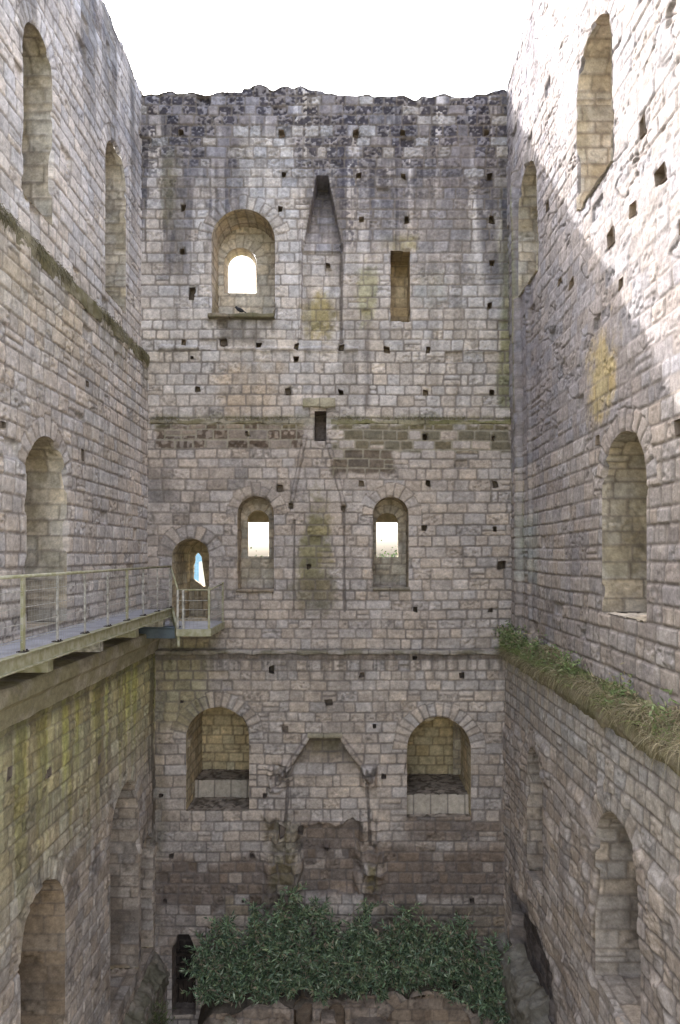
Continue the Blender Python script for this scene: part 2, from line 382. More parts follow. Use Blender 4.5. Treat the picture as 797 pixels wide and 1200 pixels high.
    C = blend(C, boxm(u, v, bb(470, 945, 592, 985), .2, 2, .4, 30)*(br > .4), (.15, .115, .09), .7)
    C = blend(C, boxm(u, v, bb(318, 965, 350, 1040), .2, 2.5, .5, 31), (.20, .17, .085), .6)
    C = blend(C, boxm(u, v, bb(428, 1005, 444, 1040), .1, 2.5, .3, 33), (.22, .19, .09), .7)
    C = blend(C, boxm(u, v, bb(440, 1056, 592, 1105), .1, 2, .2, 34), (.26, .215, .16), .9)
    C = blend(C, boxm(u, v, bb(262, 1046, 352, 1076), .08, 2, .3, 35)*(br > .3), (.33, .275, .20), .85)
    C = blend(C, boxm(u, v, bb(366, 864, 396, 884), .1, 2, .2, 36), (.20, .17, .10), .6)
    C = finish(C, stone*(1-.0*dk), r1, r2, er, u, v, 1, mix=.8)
    C = blend(C, dk*(1-stone), (.33, .29, .23), .9)
    return C, hx

def PB(u, v, h): return (u, DB-h, v)
def top_back(u):
    x = u/DB*F+CX
    y = np.interp(x, [150, 165, 282, 285, 300, 355, 364, 440, 480, 500, 553, 560, 590, 620], [104, 108, 106, 100, 99, 101, 106, 110, 114, 110, 112, 106, 104, 100])
    return bz(y)+.14*(vnoise(u*3.1, 0*u, 3)-.5)+.09*(vnoise(u*6, 0*u, 4)-.5)+.025*(vnoise(u*23, 0*u, 5)-.5)

ST = .02
wall_b = thing('keep_wall', 'tall end wall of pale ashlar facing the camera, with two rows of arched windows and a ruined chimney', 'wall', (0, DB, -12))
wall_b.location = (0, 0, 0)
wall_l = thing('keep_wall', 'left side wall wholly in shade, carrying the steel walkway halfway up', 'wall')
wall_r = thing('keep_wall', 'right side wall with the sunlit upper part and grass growing on its ledge', 'wall')

A_big = arch(bx(247), bx(322), bz(369), bz(243)); A_w1 = arch(bx(278), bx(321), bz(691), bz(581)); A_w2 = arch(bx(437), bx(479), bz(689), bz(582))
A_door = arch(bx(201.5), bx(245), bz(729.5), bz(631)); A_lo_l = arch(bx(218, 16.52), bx(292, 16.52), bz(950, 16.52), bz(829, 16.52)); A_lo_r = arch(bx(477, 16.52), bx(552, 16.52), bz(957, 16.52), bz(841, 16.52))
A_small = rect(bx(458), bx(481), bz(375), bz(292)); A_slot = rect(bx(368.5), bx(382.5), bz(517), bz(481))
A_cell = poly([(bx(203), bz(1185)), (bx(203), bz(1108)), (bx(210), bz(1091)), (bx(223), bz(1091)), (bx(231), bz(1108)), (bx(231), bz(1185))])
holes_px = [(214,242),(213,293),(224,343,7,13),(330,153),(332,203),(328,243),(212,153),(385,310),(472,153),(473,204),(477,256),(571,153),(575,204),(577,255),(577,306),
    (417,153),(421,204),(423,256),(214,400),(262,401,9,9),(303,404),(347,420),(347,405),(400,406),(453,409,8,9),(502,409),(574,357),(231,455),(337,458),(400,459),(499,460),(577,459),(224,418,4,5),
    (501,566),(581,567),(424,567),(328,572),(497,619),(580,620),(588,661,8,10),(487,714),(575,715),(362,664),(402,596,5,6),(341,592,5,6),(498,512,5,6),(578,513,5,6),(289,508,4,7),
    (319,784,6,12),(424,790),(540,790),(386,822,10,8),(335,853),(439,849),(311,930),(449,908),(215,821,5,4),(191,930,5,4),(203,1000),(297,1000,5,6),(195,1053,5,5),(287,1053,6,4),(331,972,8,16),(352,970,6,12),(552,1052),(383,992,5,4),(486,770,6,5)]
def hole_rect(h, D=DB):
    x, y = h[:2]; w, t = h[2:] if len(h) > 2 else (6.2, 7.4); k_ = .86+.16*((x*7+y*3) % 5)/4; w *= k_; t *= k_
    return (bx(x-w/2, D), bx(x+w/2, D), bz(y+t/2, D), bz(y-t/2, D))
def hole_poly(r):
    g = random.Random(int(r[0]*917)+int(r[2]*311)); w, t = r[1]-r[0], r[3]-r[2]; j = lambda a: g.uniform(-.2, .14)*a
    return poly([(r[0]-j(w), r[2]-j(t)), (r[1]+j(w), r[2]-j(t)*1.2), (r[1]+j(w), r[3]+j(t)), (r[0]-j(w), r[3]+j(t))])
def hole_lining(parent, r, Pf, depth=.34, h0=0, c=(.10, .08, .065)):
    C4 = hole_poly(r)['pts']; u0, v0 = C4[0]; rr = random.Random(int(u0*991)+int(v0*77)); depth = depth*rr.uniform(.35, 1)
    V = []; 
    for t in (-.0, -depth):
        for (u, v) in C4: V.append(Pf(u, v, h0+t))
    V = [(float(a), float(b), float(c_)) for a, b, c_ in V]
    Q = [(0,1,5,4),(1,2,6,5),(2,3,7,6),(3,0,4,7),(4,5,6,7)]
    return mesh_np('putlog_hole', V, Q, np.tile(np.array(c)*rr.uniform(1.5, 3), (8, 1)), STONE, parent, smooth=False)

def warm_style(base=(.33, .265, .17), seed=3, mix=.7, amount=.4, stain=None, hx0=0, mortar=(.17, .14, .115)):
    def f(u, v, stone, r1, r2, er, ri, ci):
        C = np.ones(u.shape+(3,))*np.array(base)
        C = C*(.75+.5*fbm(u*.9, v*.9, seed+60, 3)[..., None])
        if stain: C = blend(C, sstep(.45, .65, fbm(u*2, v*1.3, seed+61, 3)), stain, amount)
        return finish(C, stone, r1, r2, er, u, v, seed, mix=mix, mortar=mortar), np.full(u.shape, hx0)
    return f
def niche(parent, o, Pf, h0, depth, seed, style, step=.03, sill=None, back=None, back_openings=(), taper=1.0, name='window_niche', head_style=None, sill_style=None, sill_rise=0., back_rings=(), t0=0.0):
    """reveal of an opening: jambs and soffit, sill, back"""
    P = outline(o)
    closed = o['kind'] == 'poly'
    if closed and sill is None: P = np.vstack([P, P[:1]])
    R, s = resample(P, step); ts = np.arange(0, depth+step*.5, step); ts = ts*depth/ts[-1]
    if o['kind'] == 'arch': cu, cv = o['cu'], (o['vb']+o['cs'])/2
    else: cu, cv = o['pts'].mean(0)
    def Ps(t, sv, h):                    # u = depth, v = arc length
        pu = np.interp(sv, s, R[:, 0]); pv = np.interp(sv, s, R[:, 1]); k = 1+(taper-1)*t/depth
        nu = -(np.interp(sv+.01, s, R[:, 1])-np.interp(sv-.01, s, R[:, 1])); nv = np.interp(sv+.01, s, R[:, 0])-np.interp(sv-.01, s, R[:, 0])
        ln = np.hypot(nu, nv)+1e-9; hh = np.minimum(h, 0)*sstep(0, .05, t)
        pu = cu+(pu-cu)*k+nu/ln*hh*1.0; pv = cv+(pv-cv)*k+nv/ln*hh
        return Pf(pu, pv, h0-t-chip(np.interp(sv, s, R[:, 0]), np.interp(sv, s, R[:, 1]))*(1-sstep(0, .25, t))*(h0 > -.5))
    ob = sheet(name, parent, ts, s, Ps, style, seed=seed, mkw=dict(rh=(.2, .3), bw=(.35, .6)))
    if sill:
        u0, u1 = P[:, 0].min(), P[:, 0].max(); vb = P[:, 1].min(); w = (u1-u0)/2
        us = np.arange(u0, u1+.001, step); tt = np.arange(0, depth+.01, step)
        def Pz(u, t, h):
            z = vb+h+sill_rise*t/depth; zz = 0
            if isinstance(sill, (list, tuple)):
                for (a, b) in sill: zz = zz+np.where(t > a, b, 0.)
            return Pf(u, z+zz, h0-t)
        sheet('sill', ob, us, tt, Pz, sill_style or style, seed=seed+1, mkw=dict(rh=(.3, .5), bw=(.3, .5)))
    if back:
        b0, b1, c0, c1 = back
        us = np.arange(b0, b1+.001, step); vs = np.arange(c0, c1+.001, step)
        sheet('back_panel', ob, us, vs, lambda u, v, h: Pf(u, v, h0-depth+h), head_style or style, openings=back_openings, seed=seed+2, rings=back_rings)
    return ob

# face of the end wall
us = np.arange(-5.5, 4.6, ST); vs = np.arange(-12.3, 11.9, ST)
ops = [A_big, A_w1, A_w2, A_door, A_lo_l, A_lo_r, A_small, A_slot, A_cell]
hr = [hole_rect(h) for h in holes_px]
def ring(a, w, n): return (a['cu'], a['cs'], a['h'], a['h']+w, n)
rings_b = [ring(A_big, .34, 15), ring(A_w1, .28, 9), ring(A_w2, .30, 9), ring(A_door, .36, 9), ring(A_lo_l, .36, 17), ring(A_lo_r, .36, 17), (bx(470), bz(285), 0., .52, 11)]
rings_b = [r for r in rings_b if r[2] > 0]
sheet('masonry_face', wall_b, us, vs, PB, back_style, openings=ops+[hole_poly(r) for r in hr], top=top_back, rings=rings_b, seed=101, chips=True, edge_h=lambda v: np.where(v > bz(497), -.07, 0.)+np.where(v < bz(765), .15, 0.), mkw=dict(joint=.012, depth=.02))
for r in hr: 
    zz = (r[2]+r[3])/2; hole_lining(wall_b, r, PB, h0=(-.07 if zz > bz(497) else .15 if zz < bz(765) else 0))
OCH = (.36, .29, .17)
# big arched window, upper floor
n1 = niche(wall_b, A_big, PB, -.07, .92, 201, warm_style((.50, .44, .35), 201, stain=(.29, .25, .12)), sill=True,
      back=(A_big['cu']-1.0, A_big['cu']+1.0, A_big['vb']-.15, A_big['vt']+.2), back_openings=[arch(bx(262, 17.6), bx(300.5, 17.6), bz(343, 17.6), bz(289, 17.6))], head_style=warm_style((.58, .52, .44), 203),
      back_rings=[((bx(262, 17.6)+bx(300.5, 17.6))/2, bz(289, 17.6)-(bx(300.5, 17.6)-bx(262, 17.6))/2, .42, .72, 9)])
B1 = arch(bx(262, 17.6), bx(300.5, 17.6), bz(343, 17.6), bz(289, 17.6))
def pane_end(parent, B, depth0, depth, C, seed, style):
    """inner embrasure narrowing from outline B to opening C"""
    PA = outline(B, 20); PC = outline(C, 20)
    n = min(len(PA), len(PC)); s = np.linspace(0, 1, 60)
    def rs(P):
        seg = np.hypot(*(P[1:]-P[:-1]).T); k = np.concatenate([[0], np.cumsum(seg)]); k /= k[-1]; return np.interp(s, k, P[:, 0]), np.interp(s, k, P[:, 1]), np.hypot(*(P[1:]-P[:-1]).T).sum()
    P1 = np.vstack([PA, PA[:1]]); P2 = np.vstack([PC, PC[:1]])
    # corner for corner: left jamb, head, right jamb, sill
    def parts(o):
        a = outline(o, 20); i = np.argmax(a[:, 1] >= o['cs']-1e-6); j = len(a)-1-np.argmax(a[::-1, 1] >= o['cs']-1e-6)
        out = []
        for seg, m in ((a[:i+1], 14), (a[i:j+1], 26), (a[j:], 14), (np.array([a[-1], a[0]]), 14)):
            d = np.concatenate([[0], np.cumsum(np.hypot(*(seg[1:]-seg[:-1]).T))]); q = np.linspace(0, d[-1], m)
            out.append(np.stack([np.interp(q, d, seg[:, 0]), np.interp(q, d, seg[:, 1])], 1))
        return np.vstack(out)
    a, c = parts(B), parts(C); m = len(a)
    sv = np.concatenate([[0], np.cumsum(np.hypot(*(a[1:]-a[:-1]).T)+1e-4)]); ts = np.linspace(0, depth, 24)
    def Ps(t, q, h):
        k = t/depth; u = np.interp(q, sv, a[:, 0])*(1-k)+np.interp(q, sv, c[:, 0])*k; v = np.interp(q, sv, a[:, 1])*(1-k)+np.interp(q, sv, c[:, 1])*k
        return PB(u, v, -depth0-t)
    return sheet('embrasure', parent, ts, sv, Ps, style, seed=seed, mkw=dict(depth=.004, off=0, rough=.2))
pane_end(n1, B1, .99, 1.01, arch(bx(268, 18.67), bx(299, 18.67), bz(343, 18.67), bz(300, 18.67)), 205, warm_style((.40, .35, .27), 205))
# two middle windows
for A, seed, B, Cc in ((A_w1, 211, (290, 315.5, 652, 598), (291, 315, 652, 612)), (A_w2, 221, (440.5, 467, 653, 601), (441, 466, 653, 612))):
    D1, D2 = 17.3, 18.67
    Bo = arch(bx(B[0], D1), bx(B[1], D1), bz(B[2], D1), bz(B[3], D1)); Co = arch(bx(Cc[0], D2), bx(Cc[1], D2), bz(Cc[2], D2), bz(Cc[3], D2))
    Co['h2'] = 1
    n = niche(wall_b, A, PB, 0, .63, seed, warm_style((.48, .41, .32), seed, stain=(.28, .23, .12)), sill=True,
              back=(A['cu']-.7, A['cu']+.7, A['vb']-.12, A['vt']+.15), back_openings=[Bo], head_style=warm_style((.50, .44, .37), seed+3, stain=(.22, .20, .13)), back_rings=[(Bo['cu'], Bo['cs'], Bo['h'], Bo['h']+.22, 7)])
    # lintel over the outer light: opening with a flat head
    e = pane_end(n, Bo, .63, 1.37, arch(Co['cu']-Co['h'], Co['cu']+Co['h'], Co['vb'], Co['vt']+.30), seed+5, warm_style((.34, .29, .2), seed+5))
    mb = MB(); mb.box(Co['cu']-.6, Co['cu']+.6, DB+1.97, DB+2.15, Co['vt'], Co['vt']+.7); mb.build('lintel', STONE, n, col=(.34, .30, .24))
# projecting sill stones
def slab(name, parent, x0, x1, y0, y1, z0, z1, seed, c, wear=.03, axis='x', step=.03, moss=None):
    """worn stone slab: a rounded, chipped box as one mesh"""
    nx = max(3, int((x1-x0)/step)); prof = []
    L = x1-x0 if axis == 'x' else y1-y0; n = max(4, int(L/step)); s = np.linspace(0, L, n)
    a0, a1 = (y0, y1) if axis == 'x' else (x0, x1)
    pr = np.array([(a1, z0), (a0+.02, z0), (a0, z0+.02), (a0, z1-.02), (a0+.02, z1), (a1, z1)]) if True else None
    q, t = resample(pr, step)
    S, T = np.meshgrid(s, t); A = np.interp(T, t, q[:, 0]); Z = np.interp(T, t, q[:, 1])
    ca, cz = (a0+a1)/2, (z0+z1)/2
    w = wear*(fbm(S*4, T*5+seed, seed, 3)*1.6-.6); A = A+(ca-A)*np.clip(w, -.3, .6)*2; Z = Z+(cz-Z)*np.clip(w, -.3, .6)*4+.035*(fbm(S*1.1, 0*T, seed+40, 3)-.5)*(L > 2.5)
    V = np.stack([x0+S, A, Z], -1) if axis == 'x' else np.stack([A, y0+S, Z], -1)
    C = np.ones(S.shape+(3,))*np.array(c)*(.6+.8*fbm(S*3, T*4, seed+2, 4)[..., None])*(.85+.3*vnoise(S*40, T*40, seed)[..., None])
    jt = np.abs(((S+.3*vnoise(np.floor(S/.6), 0*S, seed))/.6) % 1-.5) > .475; C = C*np.where(jt, .5, 1)[..., None]
    if moss is not None: C = blend(C, sstep(.4, .6, fbm(S*2.5, T*3, seed+8, 3)), moss, .7)
    return mesh_np(name, V.reshape(-1, 3), grid_quads(S.shape[1], S.shape[0]), C.reshape(-1, 3), STONE, parent)
slab('sill_slab', wall_b, bx(244), bx(322), DB-.10, DB+.25, bz(373), bz(368), 3, (.24, .20, .15), wear=.12, moss=(.15, .14, .08))
slab('sill_slab', wall_b, bx(277), bx(321), DB-.09, DB+.2, bz(694), bz(690), 4, (.26, .21, .16), wear=.08)
slab('sill_slab', wall_b, bx(437), bx(480), DB-.06, DB+.2, bz(692), bz(688), 5, (.22, .19, .15), wear=.08)
slab('lintel', wall_b, bx(355), bx(393), DB-.06, DB+.2, bz(478), bz(466), 6, (.36, .32, .24), wear=.1, moss=(.26, .24, .15))
slab('lintel', wall_b, bx(361), bx(401), DB-.26, DB+.1, bz(862), bz(857), 7, (.33, .29, .21), wear=.05)
# string courses of the end wall
slab('string_course', wall_b, bx(176), bx(356), DB+.0, DB+.2, bz(497), bz(491), 8, (.30, .265, .21), wear=.30, moss=(.19, .165, .09))
slab('string_course', wall_b, bx(388), bx(600), DB+.0, DB+.2, bz(498), bz(491), 9, (.29, .26, .18), wear=.30, moss=MOSS)
slab('string_course', wall_b, bx(184), bx(598), DB-.22, DB+.2, bz(766), bz(761), 10, (.33, .29, .25), wear=.16, moss=(.17, .15, .10))
# blocked small window, flue slot
niche(wall_b, A_small, PB, -.07, .85, 231, warm_style((.46, .37, .24), 231, stain=(.22, .18, .10)), back=(bx(455), bx(484), bz(380), bz(288)), head_style=warm_style((.48, .38, .25), 233, stain=(.16, .12, .08)))
niche(wall_b, A_slot, PB, -.07, .6, 235, warm_style((.20, .165, .145), 235), back=(bx(366), bx(385), bz(520), bz(478)), name='flue_slot', head_style=warm_style((.17, .14, .13), 237, mix=.2))
# lower arched niches
def sill_st(tr, seed):
    def f(u, t, stone, r1, r2, er, ri, ci):
        C = np.ones(u.shape+(3,))*np.array((.30, .25, .20))*(.5+1.0*fbm(u*5, t*5, seed, 4)[..., None]); C = blend(C, sstep(.5, .6, fbm(u*9, t*9, seed+1, 3)), (.10, .08, .06), .8)
        m = (t > tr-.035)&(t < tr+.035); P = np.ones(u.shape+(3,))*np.array((.46, .395, .31))*(.85+.3*vnoise(np.floor(u/.42), 0*u, seed)[..., None]); P[np.abs((u/.42) % 1-.5) > .46] = (.2, .17, .14)
        C = np.where(m[..., None], P, C); return C, .10*(fbm(u*6, t*6, seed+2, 3)-.5)*(t < tr-.05)*(t > .04)
    return f
nl = niche(wall_b, A_lo_l, PB, .15, 1.85, 241, warm_style((.52, .44, .29), 241), sill=[(.95, .42)], back=(A_lo_l['cu']-.85, A_lo_l['cu']+.85, A_lo_l['vb']-.1, A_lo_l['vt']+.1), head_style=warm_style((.62, .52, .32), 243, mix=.8, mortar=(.16, .12, .08)), sill_style=sill_st(.95, 245))
nr = niche(wall_b, A_lo_r, PB, .15, 1.85, 251, warm_style((.52, .44, .29), 251), sill=[(.22, .45)], back=(A_lo_r['cu']-.85, A_lo_r['cu']+.85, A_lo_r['vb']-.1, A_lo_r['vt']+.1), head_style=warm_style((.60, .50, .30), 253, mix=.8, mortar=(.15, .11, .07)), sill_style=sill_st(.22, 255))
def pf_pier(u, v, h): return (u, DB+1.25-h, v)
sheet('inner_pier', nr, np.arange(bx(531, 17.9), bx(543, 17.9), .03), np.arange(bz(908, 17.9), bz(846, 17.9), .03), pf_pier, warm_style((.34, .29, .2), 257), seed=257)
sheet('inner_pier', nl, np.arange(bx(222, 17.6), bx(230, 17.6), .03), np.arange(bz(912, 17.6), bz(846, 17.6), .03), lambda u, v, h: (u, DB+.95-h, v), warm_style((.42, .355, .24), 258), seed=258)
# doorway onto the walkway, with a vaulted passage and a broken loop of daylight behind
loop = poly([(bx(226, 18.6), bz(678, 18.6)), (bx(227, 18.6), bz(652, 18.6)), (bx(232, 18.6), bz(647, 18.6)), (bx(236, 18.6), bz(652, 18.6)), (bx(241, 18.6), bz(688, 18.6)), (bx(238, 18.6), bz(687, 18.6))])
nd = niche(wall_b, A_door, PB, 0, 1.93, 261, warm_style((.52, .45, .32), 261, stain=(.25, .20, .11)), sill=True, name='doorway', back=(A_door['cu']-.9, A_door['cu']+.9, A_door['vb']-.4, A_door['vt']+.2), back_openings=[loop], head_style=warm_style((.50, .43, .31), 263))
niche(nd, loop, PB, -1.93, .12, 265, warm_style((.42, .36, .26), 265), name='window_loop')
# cell door at the foot
WOOD = plain_mat('old_oak', (.055, .040, .030), .8, scale=5, var=.5)
IRON = plain_mat('rusty_iron', (.07, .055, .045), .7, .3, scale=30, var=.5)
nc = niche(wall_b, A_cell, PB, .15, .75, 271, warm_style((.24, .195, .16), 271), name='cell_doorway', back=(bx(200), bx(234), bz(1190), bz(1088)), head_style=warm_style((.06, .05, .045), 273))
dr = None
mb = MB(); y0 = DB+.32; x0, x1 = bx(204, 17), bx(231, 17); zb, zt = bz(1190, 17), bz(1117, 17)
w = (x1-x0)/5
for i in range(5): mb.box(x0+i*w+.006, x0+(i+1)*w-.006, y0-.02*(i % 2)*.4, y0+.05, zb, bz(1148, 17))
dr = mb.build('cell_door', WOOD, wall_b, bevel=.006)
mb = MB()
for z in (bz(1148, 17), bz(1118, 17), bz(1132, 17)): mb.box(x0, x1, y0-.03, y0+.04, z-.035, z+.035)
for i in range(2): mb.box(x0+i*(x1-x0-.07), x0+.07+i*(x1-x0-.07), y0-.02, y0+.05, zb, bz(1112, 17))
mb.build('door_frame', WOOD, dr, bevel=.006)
mb = MB()
for i in range(1, 8): mb.bar((x0+i*(x1-x0)/8, y0, bz(1148, 17)), (x0+i*(x1-x0)/8, y0, bz(1112, 17)), .009, 6)
mb.build('grille', IRON, dr)

# ------------------------------------------------------------------ SIDE WALLS
def PLf(u, v, h):
    base = np.where(v > ZT, XL['up'], np.where(v > ZL, XL['mid'], XL['low'])); return (base+h, u, v)
def PRf(u, v, h):
    base = np.where(v > ZL, XR['mid']-.09*sstep(1, 10, v), XR['low']); return (base-h, u, v)
def step_side(v, low, mid, up): return np.where(v > ZT, up, np.where(v > ZL, mid, low))

def left_style(u, v, stone, r1, r2, er, ri, ci):
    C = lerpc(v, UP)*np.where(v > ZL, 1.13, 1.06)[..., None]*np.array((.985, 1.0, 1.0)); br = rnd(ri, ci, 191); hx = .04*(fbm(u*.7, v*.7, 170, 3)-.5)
    hx = hx+np.where(v < -9.9, .28, 0)
    C = C*(.8+.4*fbm(u*.4, v*.5, 180, 4)[..., None])
    run = sstep(.50, .64, fbm(u*1.5, v*.12, 182, 4))*sstep(6.5, 9.5, v+1.5*(vnoise(u*.9, 0*v, 183)-.5)+.06*(16.7-u)*0)
    C = blend(C, run, (.17, .165, .165), .7)
    C = blend(C, sstep(8.0, 11.0, v)*sstep(.45, .65, fbm(u*2, v*2, 184, 3)), DARK, .6)
    # mid wall: cool lichen
    C = blend(C, ((v > -1.4) & (v < ZT))*sstep(.42, .62, fbm(u*.8, v*.8, 185, 3)), (.43, .40, .36), .5)
    # brown stains under the upper ledge
    ub = sstep(ZT-1.1, ZT-.1, v+.5*(fbm(u*2, v*.5, 186, 3)-.5))*(v < ZT)
    C = blend(C, ub*sstep(.45, .6, fbm(u*5, v*.7, 187, 3)), (.17, .15, .08), .55)
    C = blend(C, boxm(u, v, (9.0, 3.4, 12.5, 4.6), .6, 1.2, .8, 40), (.40, .345, .24), .5)
    # algae below the walkway
    al = sstep(-5.6, -2.6, v+1.0*(fbm(u*1.5, v*.3, 188, 3)-.5)+.03*(16-u))*(v < ZL)
    C = blend(C, al, (.56, .525, .28), .85)
    C = blend(C, al*sstep(.48, .66, fbm(u*4, v*.3, 189, 4)), (.48, .48, .14), .7)
    C = blend(C, (v < ZL)*sstep(.52, .62, fbm(u*4, v*.3, 190, 4))*sstep(-7, -4, v), (.20, .165, .12), .5)
    C = blend(C, sstep(-2.7, -2.42, v)*(v < ZL), (.10, .09, .05), .6)  # darker strip along the wall just below the ledge
    lo = sstep(-4.4, -5.6, v+.5*fbm(u, v, 192, 3))
    C = blend(C, lo*sstep(.4, .7, fbm(u*1.2, v*1.2, 193, 4)), (.36, .31, .265), .6)
    C = blend(C, lo*sstep(.55, .7, fbm(u*3, v*1.5, 194, 4)), (.15, .125, .105), .6)
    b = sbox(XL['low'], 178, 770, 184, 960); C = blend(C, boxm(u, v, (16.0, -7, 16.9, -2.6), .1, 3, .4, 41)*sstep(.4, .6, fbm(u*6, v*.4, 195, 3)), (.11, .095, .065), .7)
    hx = hx+np.where(v < ZL, 1., .3)*.035*(fbm(u*3, v*3, 196, 3)-.5)
    # joints are washed out on the lower wall
    st = np.where(v < ZL, .45+.55*stone, stone)
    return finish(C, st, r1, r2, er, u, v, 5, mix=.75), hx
def right_style(u, v, stone, r1, r2, er, ri, ci):
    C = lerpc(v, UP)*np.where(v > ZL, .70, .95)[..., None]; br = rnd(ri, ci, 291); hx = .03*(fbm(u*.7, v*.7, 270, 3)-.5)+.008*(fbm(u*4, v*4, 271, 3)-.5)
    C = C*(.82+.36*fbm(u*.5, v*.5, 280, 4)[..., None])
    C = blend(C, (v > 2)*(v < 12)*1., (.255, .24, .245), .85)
    # rough fissured joints on the upper wall
    up = sstep(1.0, 3.5, v)
    fis = (1-sstep(.012, .035, np.abs(fbm(u*1.5+v*.7, v*3.2-u*1.2, 281, 3)-.5)))*sstep(.45, .6, vnoise(u*2.2, v*2.2, 282)); hx = hx-.022*fis*up; hx = hx-.010*up*sstep(.64, .72, fbm(u*4+v, v*7-u*2, 283, 3))
    C = blend(C, fis*up, (.13, .115, .11), .7); hx = hx+.016*(1-stone)*up*sstep(.25, .6, vnoise(u*.9, v*1.3, 299)); stone = stone+(1-stone)*.6*up*sstep(.2, .6, vnoise(u*.9, v*1.3, 299))
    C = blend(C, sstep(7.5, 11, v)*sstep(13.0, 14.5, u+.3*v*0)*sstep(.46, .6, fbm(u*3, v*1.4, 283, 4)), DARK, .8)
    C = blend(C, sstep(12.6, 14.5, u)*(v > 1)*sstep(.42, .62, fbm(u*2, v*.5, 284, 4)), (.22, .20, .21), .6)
    C = blend(C, (v > -2)*(v < 4)*sstep(.5, .62, fbm(u*1.6, v*1.2, 285, 4)), (.26, .235, .23), .55)
    C = blend(C, blotch(u, v, sbox(4.0, 682, 380, 728, 508), 7), (.44, .345, .14), .7)
    C = blend(C, boxm(u, v, (15.5, 0., 16.7, 8.5), .1, 2, .3, 51)*sstep(.45, .6, fbm(u*9, v*.3, 286, 3)), (.22, .215, .12), .7)
    C = blend(C, boxm(u, v, (14.4, -.6, 15.8, .9), .2, 2, .4, 52), (.30, .33, .30), .5)
    # engaged shafts in the corner
    for c, w, p in ((15.75, .16, .15), (14.95, .10, .06)):
        k = np.sqrt(np.clip(1-((u-c)/w)**2, 0, 1))*(v > ZL)*(v < 8.8); hx = hx+p*k
    # lower wall
    lo = sstep(-2.4, -4, v)
    C = blend(C, lo*sstep(.45, .65, fbm(u*1.6, v*1.2, 287, 4)), (.30, .26, .235), .5)
    C = blend(C, (v < ZL)*sstep(-4.2, -3, v+.6*fbm(u*2, v, 288, 3)-.3), (.33, .33, .30), .45)
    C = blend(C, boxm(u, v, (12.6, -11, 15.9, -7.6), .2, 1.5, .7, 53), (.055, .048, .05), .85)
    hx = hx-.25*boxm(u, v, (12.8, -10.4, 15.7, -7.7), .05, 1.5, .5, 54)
    hx = hx+np.where(v < -9.0-.4*(16-u)*0, .0, 0)
    hx = hx+.10*lo*sstep(.55, .68, fbm(u*1.2+v*.9, v*1.1-u*.7, 289, 3))*.6
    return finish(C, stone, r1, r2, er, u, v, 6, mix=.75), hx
def top_l(u): return np.interp(u, [-10, -1, 6.5, 12, 14, 17.5], [-9, -9, 11.6, 11.6, 11.5, 11.3])+.16*(vnoise(u*2, 0*u, 13)-.5)+.12*(vnoise(u*8, 0*u, 14)-.5)  # unseen near stretch is lowered to let sky light into the keep
def top_r(u): return np.interp(u, [-10, -1, 6.5, 10, 14.5, 17.5], [-9, -9, 12.0, 12.0, 11.85, 11.3])+.16*(vnoise(u*2, 0*u, 23)-.5)+.14*(vnoise(u*8, 0*u, 24)-.5)  # likewise lowered beside the camera for more sky light

def sa(X, x0, x1, zb, zt):
    a, b = abs(X*F/(x0-CX)), abs(X*F/(x1-CX)); return arch(min(a, b), max(a, b), zb, zt)
LW = [(sa(-5.0, 28, 62, 5.6, 8.55), -5.0, 'up'), (sa(-5.0, 124, 148, 5.5, 8.94), -5.0, 'up'), (sa(-4.83, 32, 79, -1.15, 1.92), -4.83, 'mid'),
      (sa(-4.6, 130, 163, -9.2, -4.80), -4.6, 'low'), (sa(-4.6, 25, 77, -8.4, -5.05), -4.6, 'low'), (sa(-4.6, 166, 180, -9.4, -6.55), -4.6, 'low')]
RW = [(sa(3.95, 675, 715, 5.88, 8.47), 3.95, 'up'), (sa(3.95, 607, 628, 5.9, 8.5), 3.95, 'up'), (sa(4.04, 705, 757, -.9, 1.80), 4.04, 'mid'),
      (sa(3.85, 697, 750, -6.5, -3.72), 3.85, 'low'), (sa(3.85, 617, 635, -6.7, -3.95), 3.85, 'low')]
def shole(X, x, y, w, t):
    u0, z0 = sp(X, x-w/2, y); u1, z1 = sp(X, x+w/2, y); zc = (z0+z1)/2; dz = t/2/F*(u0+u1)/2
    return (min(u0, u1), max(u0, u1), zc-dz, zc+dz)
hr_r = [shole(3.95, *p) for p in ((768, 207, 11, 20), (736, 247, 8, 16), (711, 278, 7, 18), (722, 332, 6, 13), (792, 265, 7, 18), (666, 332, 6, 12), (795, 378, 8, 20), (790, 500, 16, 22), (694, 517, 5, 12), (652, 330, 4, 8), (640, 240, 4, 9), (748, 150, 5, 20))]
hr_l = [shole(-4.83, *p) for p in ((5, 498, 6, 9), (97, 533, 3, 12), (103, 450, 3, 6))]+[shole(-4.6, *p) for p in ((12, 906, 6, 14), (58, 905, 5, 10), (117, 890, 3, 10))]
us_f = np.arange(6.4, 17.3, ST); vs = np.arange(-12.3, 12.3, ST)
side_ring = lambda W, w, n: [ring(a, w, n) for a, X, l in W]
def side_keep(u, v): return (v > -.82*np.maximum(u, 0)-1.3) & (v < .92*u+1.0)
